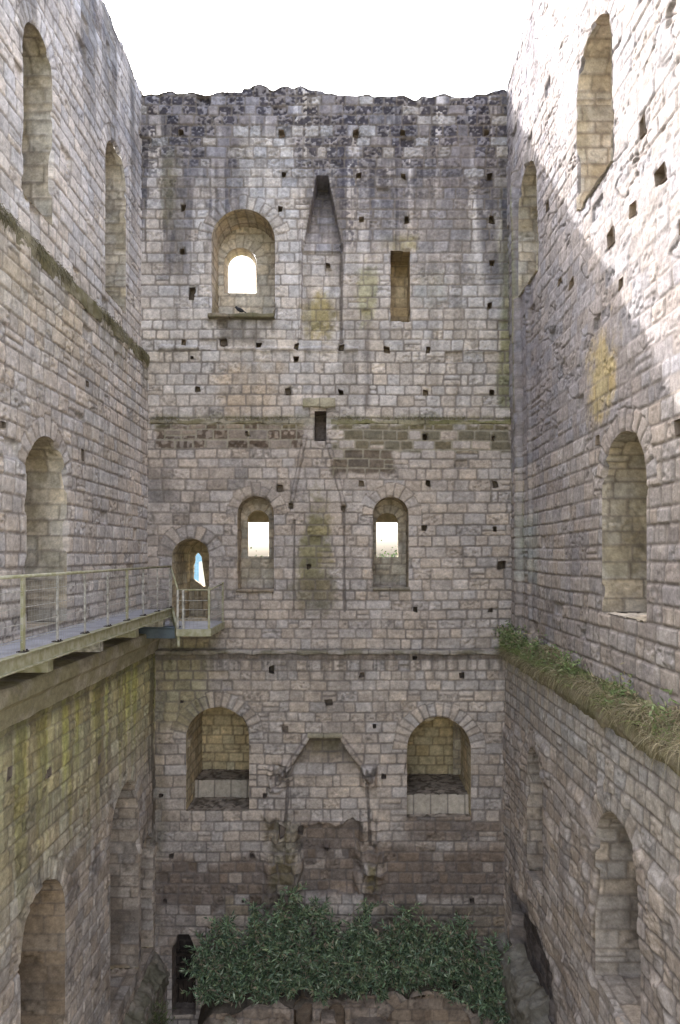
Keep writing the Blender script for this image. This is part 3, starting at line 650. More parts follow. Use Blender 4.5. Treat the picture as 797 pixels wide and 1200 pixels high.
for wall, PF, sty, W, hrs, topf, seed in ((wall_l, PLf, left_style, LW, hr_l, top_l, 301), (wall_r, PRf, right_style, RW, hr_r, top_r, 401)):
    mk = dict(joint=.012, depth=.022, off=.02) if wall is wall_l else dict(joint=.013, depth=.020, off=.018, rough=.75, bw=(.25, .5))
    sheet('masonry_face', wall, us_f, vs, PF, sty, openings=[a for a, X, l in W]+[hole_poly(r) for r in hrs], top=topf, rings=side_ring(W, .32, 13), seed=seed, mkw=mk, keep=side_keep, chips=True)
    # the same face where it leaves the view: coarser, and a rear stretch beside the camera
    uc = np.arange(-9.6, 17.3, .12); vc = np.arange(-12.3, 12.3, .12)
    near = lambda u, v: ~((u > 6.46) & (v > -.82*np.maximum(u, 0)-1.1) & (v < .92*u+.8))
    sheet('masonry_face', wall, uc, vc, PF, sty, top=topf, seed=seed, mkw=mk, keep=near)
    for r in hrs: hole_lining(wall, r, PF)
    for k, (a, X, lvl) in enumerate(W):
        warm = {'up': (.50, .455, .39), 'mid': (.50, .445, .36), 'low': (.47, .41, .34)}[lvl]
        if wall is wall_l and k == 4: warm = (.38, .30, .21)
        PN = (lambda u, v, h, X=X: (X+h+0*v, u+0*v, v+0*u)) if wall is wall_l else (lambda u, v, h, X=X: (X-h+0*v, u+0*v, v+0*u))
        dep = 1.5 if not (wall is wall_l and k in (4,)) else .8
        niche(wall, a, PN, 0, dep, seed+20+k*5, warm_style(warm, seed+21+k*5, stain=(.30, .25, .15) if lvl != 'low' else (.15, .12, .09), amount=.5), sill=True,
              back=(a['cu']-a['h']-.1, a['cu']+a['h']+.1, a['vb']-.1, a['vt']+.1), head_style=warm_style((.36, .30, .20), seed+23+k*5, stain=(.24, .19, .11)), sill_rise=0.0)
# wall tops: ragged crest, its unseen back sloped down to set the cast shadow line
def crest(parent, fn, topf, u0, u1, seed, drop=2.6, thick=2.1, flat=.45):
    us = np.arange(u0, u1, .06); ts = np.array([0, .06, .15, .28, flat, .8, 1.2, 1.6, thick, thick+.01]); n = len(us)
    U, T = np.meshgrid(us, ts); Z = topf(U)-np.clip(T-flat*.6, 0, 9)*drop/thick*1.25+.10*(fbm(U*4, T*4, seed, 3)-.5)*(T > 0)
    Z[-1] = -12.2
    V = fn(U, Z, -T-.0); V = np.stack([V[0]+0*U, V[1]+0*U, V[2]+0*U], -1)
    C = np.ones(U.shape+(3,))*np.array((.25, .23, .2))*(.5+fbm(U*3, T*3, seed+2, 4)[..., None])
    mesh_np('wall_top', V.reshape(-1, 3), grid_quads(n, len(ts)), C.reshape(-1, 3), STONE, parent)
def top_only(f): return f
# only the crest itself is closed here; the outer faces are cut where the windows pass
def crest2(parent, fn, topf, u0, u1, seed):
    us = np.arange(u0, u1, .05); ts = np.array([0, .05, .12, .22, .36, .6, .9, 1.3, 1.7, 2.1]); n = len(us)
    U, T = np.meshgrid(us, ts); Z = topf(U)-np.clip(T-.12, 0, 9)*1.32+.07*(fbm(U*4, T*4, seed, 3)-.5)*(T > 0)
    V = fn(U, Z, -T); V = np.stack([V[0]+0*U, V[1]+0*U, V[2]+0*U], -1)
    C = np.ones(U.shape+(3,))*np.array((.22, .20, .18))*(.5+fbm(U*3, T*3, seed+2, 4)[..., None])
    mesh_np('wall_top', V.reshape(-1, 3), grid_quads(n, len(ts)), C.reshape(-1, 3), STONE, parent)
def outer(parent, fn, u0, u1, zt, cuts=()):
    us = np.arange(u0, u1, .1); vs = np.arange(-12.3, zt, .1)
    def st(u, v, stone, r1, r2, er, ri, ci): return np.ones(u.shape+(3,))*np.array((.30, .27, .24))*(.7+.5*r1)[..., None], 0*u
    sheet('outer_face', parent, us, vs, fn, st, openings=cuts, seed=990)
CUTS = [rect(bx(265, 18.67), bx(302, 18.67), bz(344, 18.67), bz(297, 18.67)), rect(bx(290, 18.67), bx(316, 18.67), bz(653, 18.67), bz(611, 18.67)), rect(bx(440, 18.67), bx(467, 18.67), bz(654, 18.67), bz(611, 18.67)), rect(bx(225, 18.67), bx(242, 18.67), bz(689, 18.67), bz(646, 18.67))]
outer(wall_b, lambda u, v, h: (u, DB+2.02-h*0+0*v, v+0*u), -7.2, 6.2, 9.3, CUTS)
outer(wall_l, lambda u, v, h: (-7.1+0*u, u, np.minimum(v, top_l(u)-2.2)), -10, 18.9, 9.5)
outer(wall_r, lambda u, v, h: (6.05+0*u, u, np.minimum(v, top_r(u)-2.2)), -10, 18.9, 9.9)
crest2(wall_b, lambda u, v, h: (u, DB+.07-h, v), top_back, -5.5, 4.6, 31)
crest2(wall_l, lambda u, v, h: (XL['up']+h, u, v), top_l, -9.6, 17.3, 32)
crest2(wall_r, lambda u, v, h: (XR['up']-h, u, v), top_r, -9.6, 17.3, 33)
# unseen wall behind the camera, cut down so more sky light gets in
wall_n = thing('keep_wall', 'unseen near end wall of the keep behind the camera, kept low to let in sky light', 'wall')
sheet('masonry_face', wall_n, np.arange(-5.3, 4.5, .12), np.arange(-12.3, -9.0, .12), lambda u, v, h: (u, -9+h, v), warm_style((.40, .35, .32), 501), seed=501)

# ------------------------------------------------------------------ ledges on the side walls
def ledge(name, parent, P, u0, u1, prof, seed, c, moss=None, ma=.7, amp=.03, vert=False, step=.03):
    """moulded ledge along a side wall; prof = list of (out, z)"""
    q, t = resample(np.array(prof, float), step); s = np.arange(u0, u1, step); S, T = np.meshgrid(s, t)
    O = np.interp(T, t, q[:, 0]); Z = np.interp(T, t, q[:, 1]); w = fbm(S*3, T*4, seed, 4)-.5
    O = O+amp*w*2*(O > prof[0][0]+.01); Z = Z+amp*(fbm(S*3.3, T*4, seed+5, 4)-.5)*2
    V = P(O, S, Z); V = np.stack(V, -1)
    C = np.ones(S.shape+(3,))*np.array(c)*(.6+.8*fbm(S*2, T*4, seed+2, 4)[..., None])*(.85+.3*vnoise(S*40, T*40, seed)[..., None])
    if moss is not None: C = blend(C, sstep(.38, .58, fbm(S*3, T*2.5, seed+8, 4)), moss, ma)
    return mesh_np(name, V.reshape(-1, 3), grid_quads(S.shape[1], S.shape[0]), C.reshape(-1, 3), STONE, parent)
PLo = lambda O, S, Z: (XL['up']+O, S, Z); PRo = lambda O, S, Z: (XR['mid']-O, S, Z)
ledge('string_course', wall_l, PLo, 6, 17, [(0, ZT+.10), (.14, ZT+.05), (.20, ZT+.01), (.20, ZT-.10), (.17, ZT-.26)], 71, (.26, .235, .17), moss=(.13, .115, .05), amp=.05)
ledge('ledge_cornice', wall_l, PLo, 6, 16.9, [(.15, -1.72), (.56, -1.76), (.58, -1.80), (.58, -1.98), (.46, -2.08), (.40, -2.36)], 72, (.40, .355, .27), moss=(.28, .255, .14), ma=.6, amp=.018)
ledge('ledge_cornice', wall_r, PRo, 6, 16.9, [(-.02, -1.95), (.10, -2.08), (.26, -2.25), (.26, -2.42), (.19, -2.55)], 73, (.22, .19, .13), moss=(.15, .14, .07), amp=.06)
ledge('ledge_cornice', wall_l, lambda O, S, Z: (XL['low']+O, S, Z), 8, 16.9, [(0, -9.6), (.26, -9.85), (.32, -9.95), (.30, -10.3)], 74, (.24, .21, .165), moss=(.16, .15, .10), amp=.13)
ledge('ledge_cornice', wall_r, lambda O, S, Z: (XR['low']-O, S, Z), 10, 16.9, [(-.26, -9.0), (.12, -9.2), (.24, -9.4), (.22, -12.2)], 75, (.23, .21, .175), moss=(.17, .15, .11), amp=.13)

# ------------------------------------------------------------------ STEEL WALKWAY
PAINT = plain_mat('lichened_paint', (.40, .375, .28), .75, scale=9, c2=(.30, .285, .16), bump=.003)
GALV = plain_mat('weathered_steel', (.56, .53, .49), .6, .1, scale=14, c2=(.28, .26, .22))
DECK = plain_mat('deck_plate', (.40, .40, .44), .6, .0, scale=3, c2=(.30, .30, .33))
MESHW = plain_mat('galvanised_wire', (.50, .48, .44), .6, .3)
DKST = plain_mat('painted_beam', (.14, .17, .20), .55, .3, scale=5)
ww = thing('steel_walkway', 'grey steel walkway with mesh railing running along the left wall to the doorway', 'walkway', (-4.4, 11, -1.3))
def lo(mb): 
    mb.v = [(x+4.4, y-11, z+1.3) for x, y, z in mb.v]; return mb
XE = -3.94; y_a, y_b = 6.2, 15.55
mb = MB(); mb.box(-4.80, XE-.03, y_a, y_b, -1.29, -1.245); lo(mb).build('deck', DECK, ww, bevel=.004)
mb = MB(); mb.box(XE-.05, XE, y_a, y_b, -1.385, -1.20); mb.box(XE-.05, XE+.05, y_a, y_b, -1.215, -1.198); mb.box(XE-.05, XE+.05, y_a, y_b, -1.395, -1.375); lo(mb).build('edge_beam', PAINT, ww, bevel=.004)
for i, y in enumerate(np.arange(7.4, 15.5, 1.95)):
    mb = MB(); mb.box(-4.9, XE-.1, y-.09, y+.09, -1.60, -1.30); lo(mb).build('joist', PAINT if i % 2 else GALV, ww, bevel=.006)
for i in range(9):
    y = 7.4+i*1.0; thick = i in (1, 5)
    mb = MB(); r = .035 if thick else .024; mb.box(XE-.03-r*.5, XE-.03+r*.5, y-r, y+r, -1.25, -.27)
    po = lo(mb).build('post', PAINT if thick else GALV, ww, bevel=.004)
    mb = MB(); mb.box(XE-.085, XE+.022, y-.06, y+.06, -1.197, -1.185)
    for a in (-.04, .04): mb.bar((XE-.0, y+a, -1.19), (XE-.0, y+a, -1.165), .011, 6)
    lo(mb).build('base_plate', IRON, po)
mb = MB(); mb.bar((XE-.03, y_a, -.265), (XE-.03, 15.5, -.265), .022, 10); lo(mb).build('handrail', PAINT, ww, smooth=True)
mb = MB()
for z in (-.45, -.65, -.85, -1.05): mb.bar((XE-.03, y_a, z), (XE-.03, 15.5, z), .006, 5)
lo(mb).build('rail_wire', GALV, ww)
mb = MB()
for z in np.arange(-1.15, -.32, .075): mb.bar((XE-.015, y_a, z), (XE-.015, 15.4, z), .0013, 4)
for y in np.arange(y_a, 15.4, .075): mb.bar((XE-.015, y, -1.18), (XE-.015, y, -.34), .0013, 4)
lo(mb).build('wire_mesh', MESHW, ww)
# landing in front of the doorway, one step down
XP0, XP1, YP, ZP = -3.66, -2.98, 14.9, -1.62
mb = MB(); mb.box(XP0-.02, XP1, YP, DB-.02, ZP-.04, ZP); mb.box(-4.35, XP0, 15.6, DB-.02, ZP-.04, ZP); lo(mb).build('landing', DECK, ww, bevel=.004)
mb = MB(); mb.box(XP0-.03, XP1+.03, YP-.05, YP-.003, ZP-.16, ZP-.005); mb.box(XP1+.003, XP1+.05, YP-.02, DB-.1, ZP-.16, ZP-.005); lo(mb).build('landing_beam', PAINT, ww, bevel=.004)
mb = MB(); mb.box(-4.75, -3.7, 15.15, 15.3, -1.86, -1.64); mb.box(-4.75, -3.7, 15.1, 15.35, -1.63, -1.60); lo(mb).build('cross_beam', DKST, ww, bevel=.004)
mb = MB(); mb.v += [(XE-.02, 15.5, -1.20), (XE-.02, 15.5, -1.42), (XP0, 14.86, -2.0), (XP0, 14.86, -1.70), (XE+.03, 15.5, -1.20), (XE+.03, 15.5, -1.42), (XP0+.05, 14.86, -2.0), (XP0+.05, 14.86, -1.70)]
mb.f += [(0,1,2,3),(4,7,6,5),(0,4,5,1),(1,5,6,2),(2,6,7,3),(3,7,4,0)]; lo(mb).build('stringer', PAINT, ww)
mb = MB(); mb.bar((XE-.03, 15.5, -.265), (XP0, YP, -.77), .02, 8); mb.bar((XP0, YP, -.77), (XP1, YP, -.77), .018, 8); mb.bar((XP1, YP, -.77), (XP1, DB-.05, -.70), .018, 8); lo(mb).build('handrail', PAINT, ww, smooth=True)
for (x, y, zt) in ((XP0, YP, -.77), (XP0+.12, YP, -.77), (XP1, YP, -.70), (XP1, DB-.12, -.66), (XE-.03, 15.5, -.265)):
    mb = MB(); mb.box(x-.022, x+.022, y-.022, y+.022, -1.75, zt); lo(mb).build('post', GALV if x < -3.2 else PAINT, ww, bevel=.003)
mb = MB()
for z in (-1.0, -1.2, -1.4): mb.bar((XP0, YP, z), (XP1, YP, z), .006, 5); mb.bar((XP1, YP, z), (XP1, DB-.1, z), .006, 5)
for k in range(9): x = XP0+k*.085; mb.bar((x, YP, -1.6), (x, YP, -.78), .002, 4)
for k in range(20): y = YP+k*.085; mb.bar((XP1, y, -1.6), (XP1, y, -.78), .002, 4)
lo(mb).build('wire_mesh', MESHW, ww)

# ------------------------------------------------------------------ bird on the sill
def ellipsoids(parts, name, mat, parent=None):
    import bmesh
    bm = bmesh.new()
    for c, r, rot in parts:
        from mathutils import Matrix, Euler
        M = Matrix.Translation(c) @ Euler(rot).to_matrix().to_4x4() @ Matrix.Diagonal((*r, 1)); bmesh.ops.create_uvsphere(bm, u_segments=14, v_segments=9, radius=1, matrix=M)
    me = bpy.data.meshes.new(name); bm.to_mesh(me); bm.free()
    for p in me.polygons: p.use_smooth = True
    o = link(name, me, mat, parent); m = o.modifiers.new('remesh', 'REMESH'); m.mode = 'VOXEL'; m.voxel_size = .008; m.use_smooth_shade = True
    return o
FEATH = plain_mat('dark_feathers', (.035, .035, .042), .5, scale=60)
bird = thing('pigeon', 'small dark pigeon perched on the sill of the big upper arched window', 'bird', (bx(281), DB+.02, bz(368)+.005))
ellipsoids([((0, 0, .10), (.10, .05, .048), (0, .45, 0)), ((-.085, 0, .165), (.035, .028, .034), (0, 0, 0)), ((-.06, 0, .135), (.035, .03, .045), (0, -.5, 0)), ((.13, 0, .045), (.075, .03, .012), (0, .5, 0)), ((.02, 0, .11), (.10, .056, .035), (0, .5, 0))], 'body', FEATH, bird)
mb = MB(); mb.bar((-.115, 0, .163), (-.142, 0, .155), .008, 6, .001); mb.build('beak', IRON, bird)
for s in (-.018, .018):
    mb = MB(); mb.bar((0, s, .07), (0, s, .005), .005, 5); mb.bar((0, s, .005), (-.03, s, .004), .004, 5); mb.build('leg', IRON, bird)

# ------------------------------------------------------------------ FLOOR, FOOT OF THE END WALL, GROUND
def rubble_style_grid(U, V, seed, c, dark=(.08, .065, .05)):
    C = np.ones(U.shape+(3,))*np.array(c)*(.5+1.0*fbm(U*2, V*2, seed, 4)[..., None]); return blend(C, sstep(.5, .7, fbm(U*5, V*5, seed+3, 3)), dark, .6)
us = np.arange(-4.9, 4.3, .05); vv = np.arange(-9.2, 16.9, .05); U, Y = np.meshgrid(us, vv)
cell = fbm(U*2.2, Y*2.2, 600, 4); Z = -12.0+.35*cell+.7*sstep(15, 16.6, Y)*fbm(U*.8, Y, 603, 2)+.5*sstep(-3.9, -4.7, U)
floor = mesh_np('ground_floor', np.stack([U, Y, Z], -1).reshape(-1, 3), grid_quads(len(us), len(vv)), rubble_style_grid(U, Y, 610, (.32, .28, .23)).reshape(-1, 3), RUBBLE)
tag(floor, kind='structure')
# low ruined vault wall in front of the end wall, carrying the shrubs
vault = thing('ruined_vault', 'broken low vault of rubble stone beneath the green shrubs, against the end wall', 'ruin')
A_v = arch(bx(448, 15.6), bx(556, 15.6), -13.5, bz(1166, 15.6)); A_v2 = arch(bx(344, 15.6), bx(366, 15.6), -12.4, bz(1170, 15.6)); A_v3 = arch(bx(385, 15.6), bx(404, 15.6), -12.4, bz(1176, 15.6))
def top_v(u): return np.interp(u, [-3.6, -3, -1, 1, 2.6, 3.2, 4], [-11.2, -10.6, -10.2, -9.9, -10.0, -10.5, -11])+.35*(vnoise(u*2, 0*u, 43)-.5)+.2*(vnoise(u*6, 0*u, 44)-.5)
def vst(u, v, stone, r1, r2, er, ri, ci):
    C = np.ones(u.shape+(3,))*np.array((.38, .31, .24))*(.6+.8*fbm(u, v, 620, 4)[..., None]); C = blend(C, sstep(.55, .7, fbm(u*2, v*2, 621, 3)), (.09, .07, .055), .7)
    return finish(C, stone, r1, r2, er, u, v, 7), .16*(fbm(u*2.4, v*2.4, 622, 3)-.5)
sheet('rubble_face', vault, np.arange(-3.5, 3.9, .03), np.arange(-12.3, -9.3, .03), lambda u, v, h: (u, 15.6-h, v), vst, openings=[A_v, A_v2, A_v3], top=top_v, chips=True, seed=630, rings=[ring(A_v, .3, 13)], mkw=dict(rh=(.16, .26), bw=(.16, .45), depth=.05, off=.08, rough=3))
for a, dd in ((A_v, .35), (A_v2, .6), (A_v3, .6)):
    niche(vault, a, lambda u, v, h: (u+0*v, 15.6-h+0*v, v+0*u), 0, dd, 640, warm_style((.40, .31, .22), 640, stain=(.12, .09, .06), mix=.5), name='vault_arch', back=(a['cu']-a['h']-.1, a['cu']+a['h']+.1, -12.4, a['vt']+.1), head_style=warm_style((.42, .33, .24), 642, stain=(.15, .11, .08), mix=.6))
us = np.arange(-3.5, 3.9, .06); ts = np.linspace(0, 1.1, 12); U, T = np.meshgrid(us, ts)
Z = top_v(U)+.3*T+.2*(fbm(U*2, T*2, 650, 3)-.5)*(T > 0)
mesh_np('rubble_top', np.stack([U, 15.6+T, Z], -1).reshape(-1, 3), grid_quads(len(us), len(ts)), rubble_style_grid(U, T, 651, (.16, .13, .10)).reshape(-1, 3), RUBBLE, vault)

def rock(loc, r, seed, c):
    import bmesh
    bm = bmesh.new(); bmesh.ops.create_cube(bm, size=2); bmesh.ops.subdivide_edges(bm, edges=bm.edges[:], cuts=5, use_grid_fill=True)
    rg = random.Random(seed); k = [rg.uniform(.7, 1.2) for _ in range(3)]; ang = rg.uniform(0, 3)
    for v in bm.verts:
        p = v.co; n = max(abs(p.x), abs(p.y), abs(p.z)); s = p.normalized()*1.25; q = p.lerp(s, .45)
        w = 1+.35*(float(vnoise(np.array(q.x*1.5+q.z), np.array(q.y*1.5-q.z), seed))-.5)
        x, y, z = q.x*k[0]*w, q.y*k[1]*w, q.z*k[2]*w*.7
        v.co = ((x*math.cos(ang)-y*math.sin(ang))*r, (x*math.sin(ang)+y*math.cos(ang))*r, z*r)
    me = bpy.data.meshes.new('fallen_stone'); bm.to_mesh(me); bm.free()
    a = me.attributes.new('Col', 'FLOAT_COLOR', 'POINT')
    for i in range(len(me.vertices)): a.data[i].color = (*c, 1)
    o = link('fallen_stone', me, RUBBLE); o.location = loc; return o
rl = [((-2.62, 15.35, -10.55), .15, (.34, .29, .22), 'pale squared stone lodged in the left end of the shrubs beside the cell door'),
      ((-.40, 15.40, -10.45), .17, (.33, .26, .21), 'pinkish stone showing under the middle of the shrubs'),
      ((.55, 15.3, -10.75), .34, (.28, .23, .19), 'broad grey brown boulder below the shrubs, left of the round vault'),
      ((-.95, 15.2, -11.0), .22, (.24, .20, .15), 'squat brown stone at the bottom edge, beneath the tallest shrub'),
      ((-3.9, 15.6, -11.4), .26, (.25, .21, .17), 'block of rubble lying between the left wall and the cell door'),
      ((-4.15, 14.6, -11.4), .22, (.22, .19, .16), 'block of rubble nearest to the camera at the foot of the left wall')]
for i, (p, r, c, lb) in enumerate(rl): tag(rock(p, r, 700+i, c), lb, 'stone', 'fallen stones at the foot of the walls')

# ground outside and far country seen through the windows
g = MB(); S = 3000
g.v = [(-S, -S, -14), (S, -S, -14), (S, S, -14), (-S, S, -14)]; g.f = [(0, 1, 2, 3)]
PALE_GROUND = plain_mat('pale_ground', (.26, .25, .16), .95, scale=.05, c2=(.17, .18, .09))  # outer ground made pale to bounce daylight into the keep
tag(g.build('ground', PALE_GROUND), kind='structure')

# ------------------------------------------------------------------ PLANTS
def leaves(name, parent, P, D, length, width, cols, seed, curl=.3):
    """many folded leaves: P points, D directions"""
    n = len(P); rg = np.random.default_rng(seed); D = D/np.linalg.norm(D, axis=1)[:, None]
    r = rg.normal(size=(n, 3)); S = np.cross(D, r); S /= np.linalg.norm(S, axis=1)[:, None]; N = np.cross(D, S)
    Ln = (length*rg.uniform(.35, 1.3, n))[:, None]; W = (width*rg.uniform(.7, 1.3, n))[:, None]
    a = P; b = P+D*Ln*.45+S*W*.5-N*W*.15; c = P+D*Ln-N*Ln*curl; d = P+D*Ln*.45-S*W*.5-N*W*.15; m = P+D*Ln*.5+N*W*.1
    V = np.stack([a, b, c, d, m], 1).reshape(-1, 3); i = np.arange(n)*5
    Q = np.concatenate([np.stack([i, i+1, i+4], 1), np.stack([i+1, i+2, i+4], 1), np.stack([i+2, i+3, i+4], 1), np.stack([i+3, i, i+4], 1)])
    cc = np.array(cols)[rg.integers(0, len(cols), n)]*rg.uniform(.6, 1.5, (n, 1)); C = np.repeat(cc*(.75+.5*rg.random((n, 1))), 5, 0)
    return mesh_np(name, V, Q, C, LEAF, parent, smooth=False)
GREENS = [(.13, .18, .10), (.19, .26, .13), (.22, .31, .17), (.27, .35, .20), (.24, .33, .22), (.38, .43, .30), (.29, .32, .17), (.10, .14, .08), (.33, .27, .19)]
BARK = plain_mat('shrub_bark', (.09, .07, .05), .9, scale=20)
def shrub(x, y, z, w, h, seed, label, dens=1.0):
    t = thing('shrub', label, 'shrub', (x, y, z), 'shrubs along the foot of the end wall'); rg = np.random.default_rng(seed)
    mb = MB(); Ps = []; Ds = []
    ns = int(30*dens*w)
    for k in range(ns):
        ang = rg.uniform(0, 2*math.pi); rr = math.sqrt(rg.random()); tx = math.cos(ang)*rr*w*.62; ty = -abs(math.sin(ang))*rr*.75+.15
        hh = h*(1-.60*rr**1.6)*rg.choice([.55, .7, .8, .95, 1.12])*rg.uniform(.92, 1.08); p0 = np.array([tx*.35, ty*.2, 0]); p3 = np.array([tx, ty, hh]); p1 = p0+np.array([tx*.1, ty*.1, hh*.6]); p2 = p3+np.array([-tx*.2, -ty*.2, -hh*.12])
        tt = np.linspace(0, 1, 9)[:, None]; cur = (1-tt)**3*p0+3*(1-tt)**2*tt*p1+3*(1-tt)*tt**2*p2+tt**3*p3
        for i in range(8):
            mb.bar(cur[i], cur[i+1], .011*(1-i/9), 4, .011*(1-(i+1)/9))
        nl_ = int(95*dens*(.6+.6*hh)); s = rg.uniform(.22, 1, nl_)**.8; idx = s*8; i0 = np.minimum(idx.astype(int), 7); f = (idx-i0)[:, None]
        pts = cur[i0]*(1-f)+cur[i0+1]*f; dirs = rg.normal(size=(nl_, 3))*np.array([1, 1, .55])+np.array([0, -.35, -.1]); off = rg.normal(size=(nl_, 3))*.055
        Ps.append(pts+off); Ds.append(dirs)
        # drooping shoots at the tip
        for q in range(5):
            dd = rg.normal(size=3); dd[2] = abs(dd[2])*.7+.1; dd /= np.linalg.norm(dd); L = rg.uniform(.12, .42)
            k2 = 14; a = rg.uniform(0, 1, k2)[:, None]; Ps.append(p3+dd*L*a); Ds.append(dd+rg.normal(size=(k2, 3))*.6)
    mb.build('stem', BARK, t)
    leaves('foliage', t, np.vstack(Ps), np.vstack(Ds), .145, .042, GREENS, seed)
for i, (px, pyt, pyb, D, w, lb, dn) in enumerate([
    (262, 1084, 1170, 15.9, 1.25, 'rounded green shrub beside the cell door, leftmost of the row', 1),
    (300, 1078, 1165, 15.9, 1.3, 'green shrub between the leftmost shrub and the tallest one', 1),
    (337, 1052, 1165, 15.9, 1.05, 'tallest green shrub, spiring up below the left side of the fireplace', 1),
    (388, 1075, 1165, 15.9, 1.4, 'broad green shrub directly below the fireplace opening', 1),
    (438, 1066, 1162, 15.9, 1.2, 'green shrub with a raised crown just right of the fireplace', 1),
    (484, 1078, 1160, 15.9, 1.35, 'bushy green shrub standing over the crown of the round vault', 1),
    (530, 1085, 1160, 15.9, 1.2, 'green shrub over the right half of the round vault', 1),
    (572, 1112, 1180, 15.9, 1.1, 'lower green shrub next to the last one in the right corner', 1),
    (606, 1128, 1215, 15.75, 1.15, 'small dark shrub filling the corner against the right wall', 1)]):
    z0 = bz(pyb, D)-.15; shrub(bx(px, D), D, z0, w, bz(pyt, D)-z0, 800+i, lb, dn)
t = thing('weed', 'thin pale weed growing from the rubble floor at the foot of the left wall', 'plant', (bx(187, 15), 15, -10.6))
rg = np.random.default_rng(5); P = rg.normal(size=(260, 3))*np.array([.12, .12, .22])+np.array([0, 0, .3]); leaves('foliage', t, P, rg.normal(size=(260, 3))+np.array([0, 0, .8]), .16, .022, [(.13, .15, .06), (.10, .12, .05)], 9)
mb = MB()
for k in range(12): a = rg.uniform(-.15, .15, 2); mb.bar((0, 0, -.6), (a[0], a[1], .6), .006, 4, .002)
mb.build('stem', BARK, t)

def blades(name, P, D, L, w, cols, seed, droop, parent=None, kind='stuff', nseg=4):
    n = len(P); rg = np.random.default_rng(seed); D = D/np.linalg.norm(D, axis=1)[:, None]; L = (L*rg.uniform(.4, 1.3, n))[:, None]
    side = np.cross(D, rg.normal(size=(n, 3))); side /= np.linalg.norm(side, axis=1)[:, None]; g = np.array([0, 0, -1.]); dr = (droop*rg.uniform(.3, 1.3, n))[:, None]
    rows = []
    for k in range(nseg+1):
        s = k/nseg; c = P+D*L*s+g*L*dr*s*s; ww_ = w*(1-s*.9)*.5; rows.append(c-side*ww_); rows.append(c+side*ww_)
    V = np.stack(rows, 1).reshape(-1, 3); m = 2*(nseg+1); i = np.arange(n)*m
    Q = np.concatenate([np.stack([i+2*k, i+2*k+1, i+2*k+3, i+2*k+2], 1) for k in range(nseg)])
    cc = np.array(cols)[rg.integers(0, len(cols), n)]*rg.uniform(.65, 1.3, (n, 1)); o = mesh_np(name, V, Q, np.repeat(cc, m, 0), LEAF, parent, smooth=False)
    if kind: tag(o, kind=kind)
    return o
STRAW = [(.40, .34, .22), (.30, .25, .15), (.48, .42, .28), (.26, .24, .12), (.20, .155, .10)]; LUSH = [(.21, .27, .09), (.28, .34, .12), (.18, .22, .09), (.36, .36, .18)]
rg = np.random.default_rng(77)
# dry grass hanging over the right ledge
n = 10500; y = rg.uniform(7.2, 16.6, n); clump = vnoise(y*1.6, 0*y, 900)*.6+vnoise(y*5, 0*y, 901)*.4; keep = rg.random(n) < .25+clump*1.3; y = y[keep]; n = len(y)
s = rg.random(n); x = XR['mid']-.02-.26*s; z = -1.98-.30*s+.34*(vnoise(y*1.3, s*3, 902)-.35)
P = np.stack([x, y, z], 1); D = rg.normal(size=(n, 3))*np.array([.7, 1.1, .6])+np.array([-.45, 0, .30])+.8*np.stack([0*y, vnoise(y*3, s*6, 905)-.5, vnoise(y*3.7, s*5, 906)-.5], 1)
tag(blades('dry_grass', P, D, .24, .009, STRAW, 1, 1.1), 'straw coloured dead grass hanging over the ledge of the right wall', 'grass')
n = 9000; y = np.concatenate([rg.normal(15.9, .45, 2600), rg.normal(14.0, .5, 1100), rg.normal(11.6, .35, 700), rg.normal(12.9, .4, 700), rg.normal(10.0, .3, 500), rg.uniform(7.2, 16.6, 1300)]); y = y[y < 16.6]; n = len(y)
s = rg.random(n); P = np.stack([XR['mid']-.02-.26*s, y, -1.97-.25*s], 1); D = rg.normal(size=(n, 3))*np.array([.5, .5, .3])+np.array([-.25, 0, .9])
tag(blades('green_grass', P, D, .25, .010, LUSH, 2, .8), 'fresh green grass tufts growing on the ledge of the right wall', 'grass')
wd = []; dd = []
for (yc, w_, m_) in ((16.2, .22, 520), (15.6, .28, 560), (14.9, .2, 160), (13.8, .16, 230), (12.9, .12, 90), (11.8, .25, 240), (9.5, .14, 130), (8.3, .1, 60)):
    a = rg.normal(size=(m_, 3))*np.array([.09, w_, .12]); wd.append(a+np.array([XR['mid']-.2, yc, -1.93])); dd.append(rg.normal(size=(m_, 3))+np.array([-.3, 0, .5]))
tag(leaves('ledge_weeds', None, np.vstack(wd), np.vstack(dd), .10, .035, [(.19, .25, .10), (.24, .30, .14), (.15, .20, .08), (.28, .29, .16), (.27, .23, .14)], 78), 'broad leaved bright weeds in clumps along the ledge of the right wall', 'weeds', kind='stuff')
n = 5200; y = rg.uniform(7.2, 16.6, n); s_ = rg.random(n); P = np.stack([XR['mid']-.04-.24*s_, y, -1.97-.32*s_+.2*(vnoise(y*1.3, s_*3, 902)-.35)], 1)
tag(leaves('leaf_litter', None, P, rg.normal(size=(n, 3)), .07, .03, [(.24, .19, .12), (.34, .28, .18), (.17, .13, .09), (.20, .20, .10)], 79), 'brown dead leaves and soil between the grass on the right ledge', 'litter', kind='stuff')
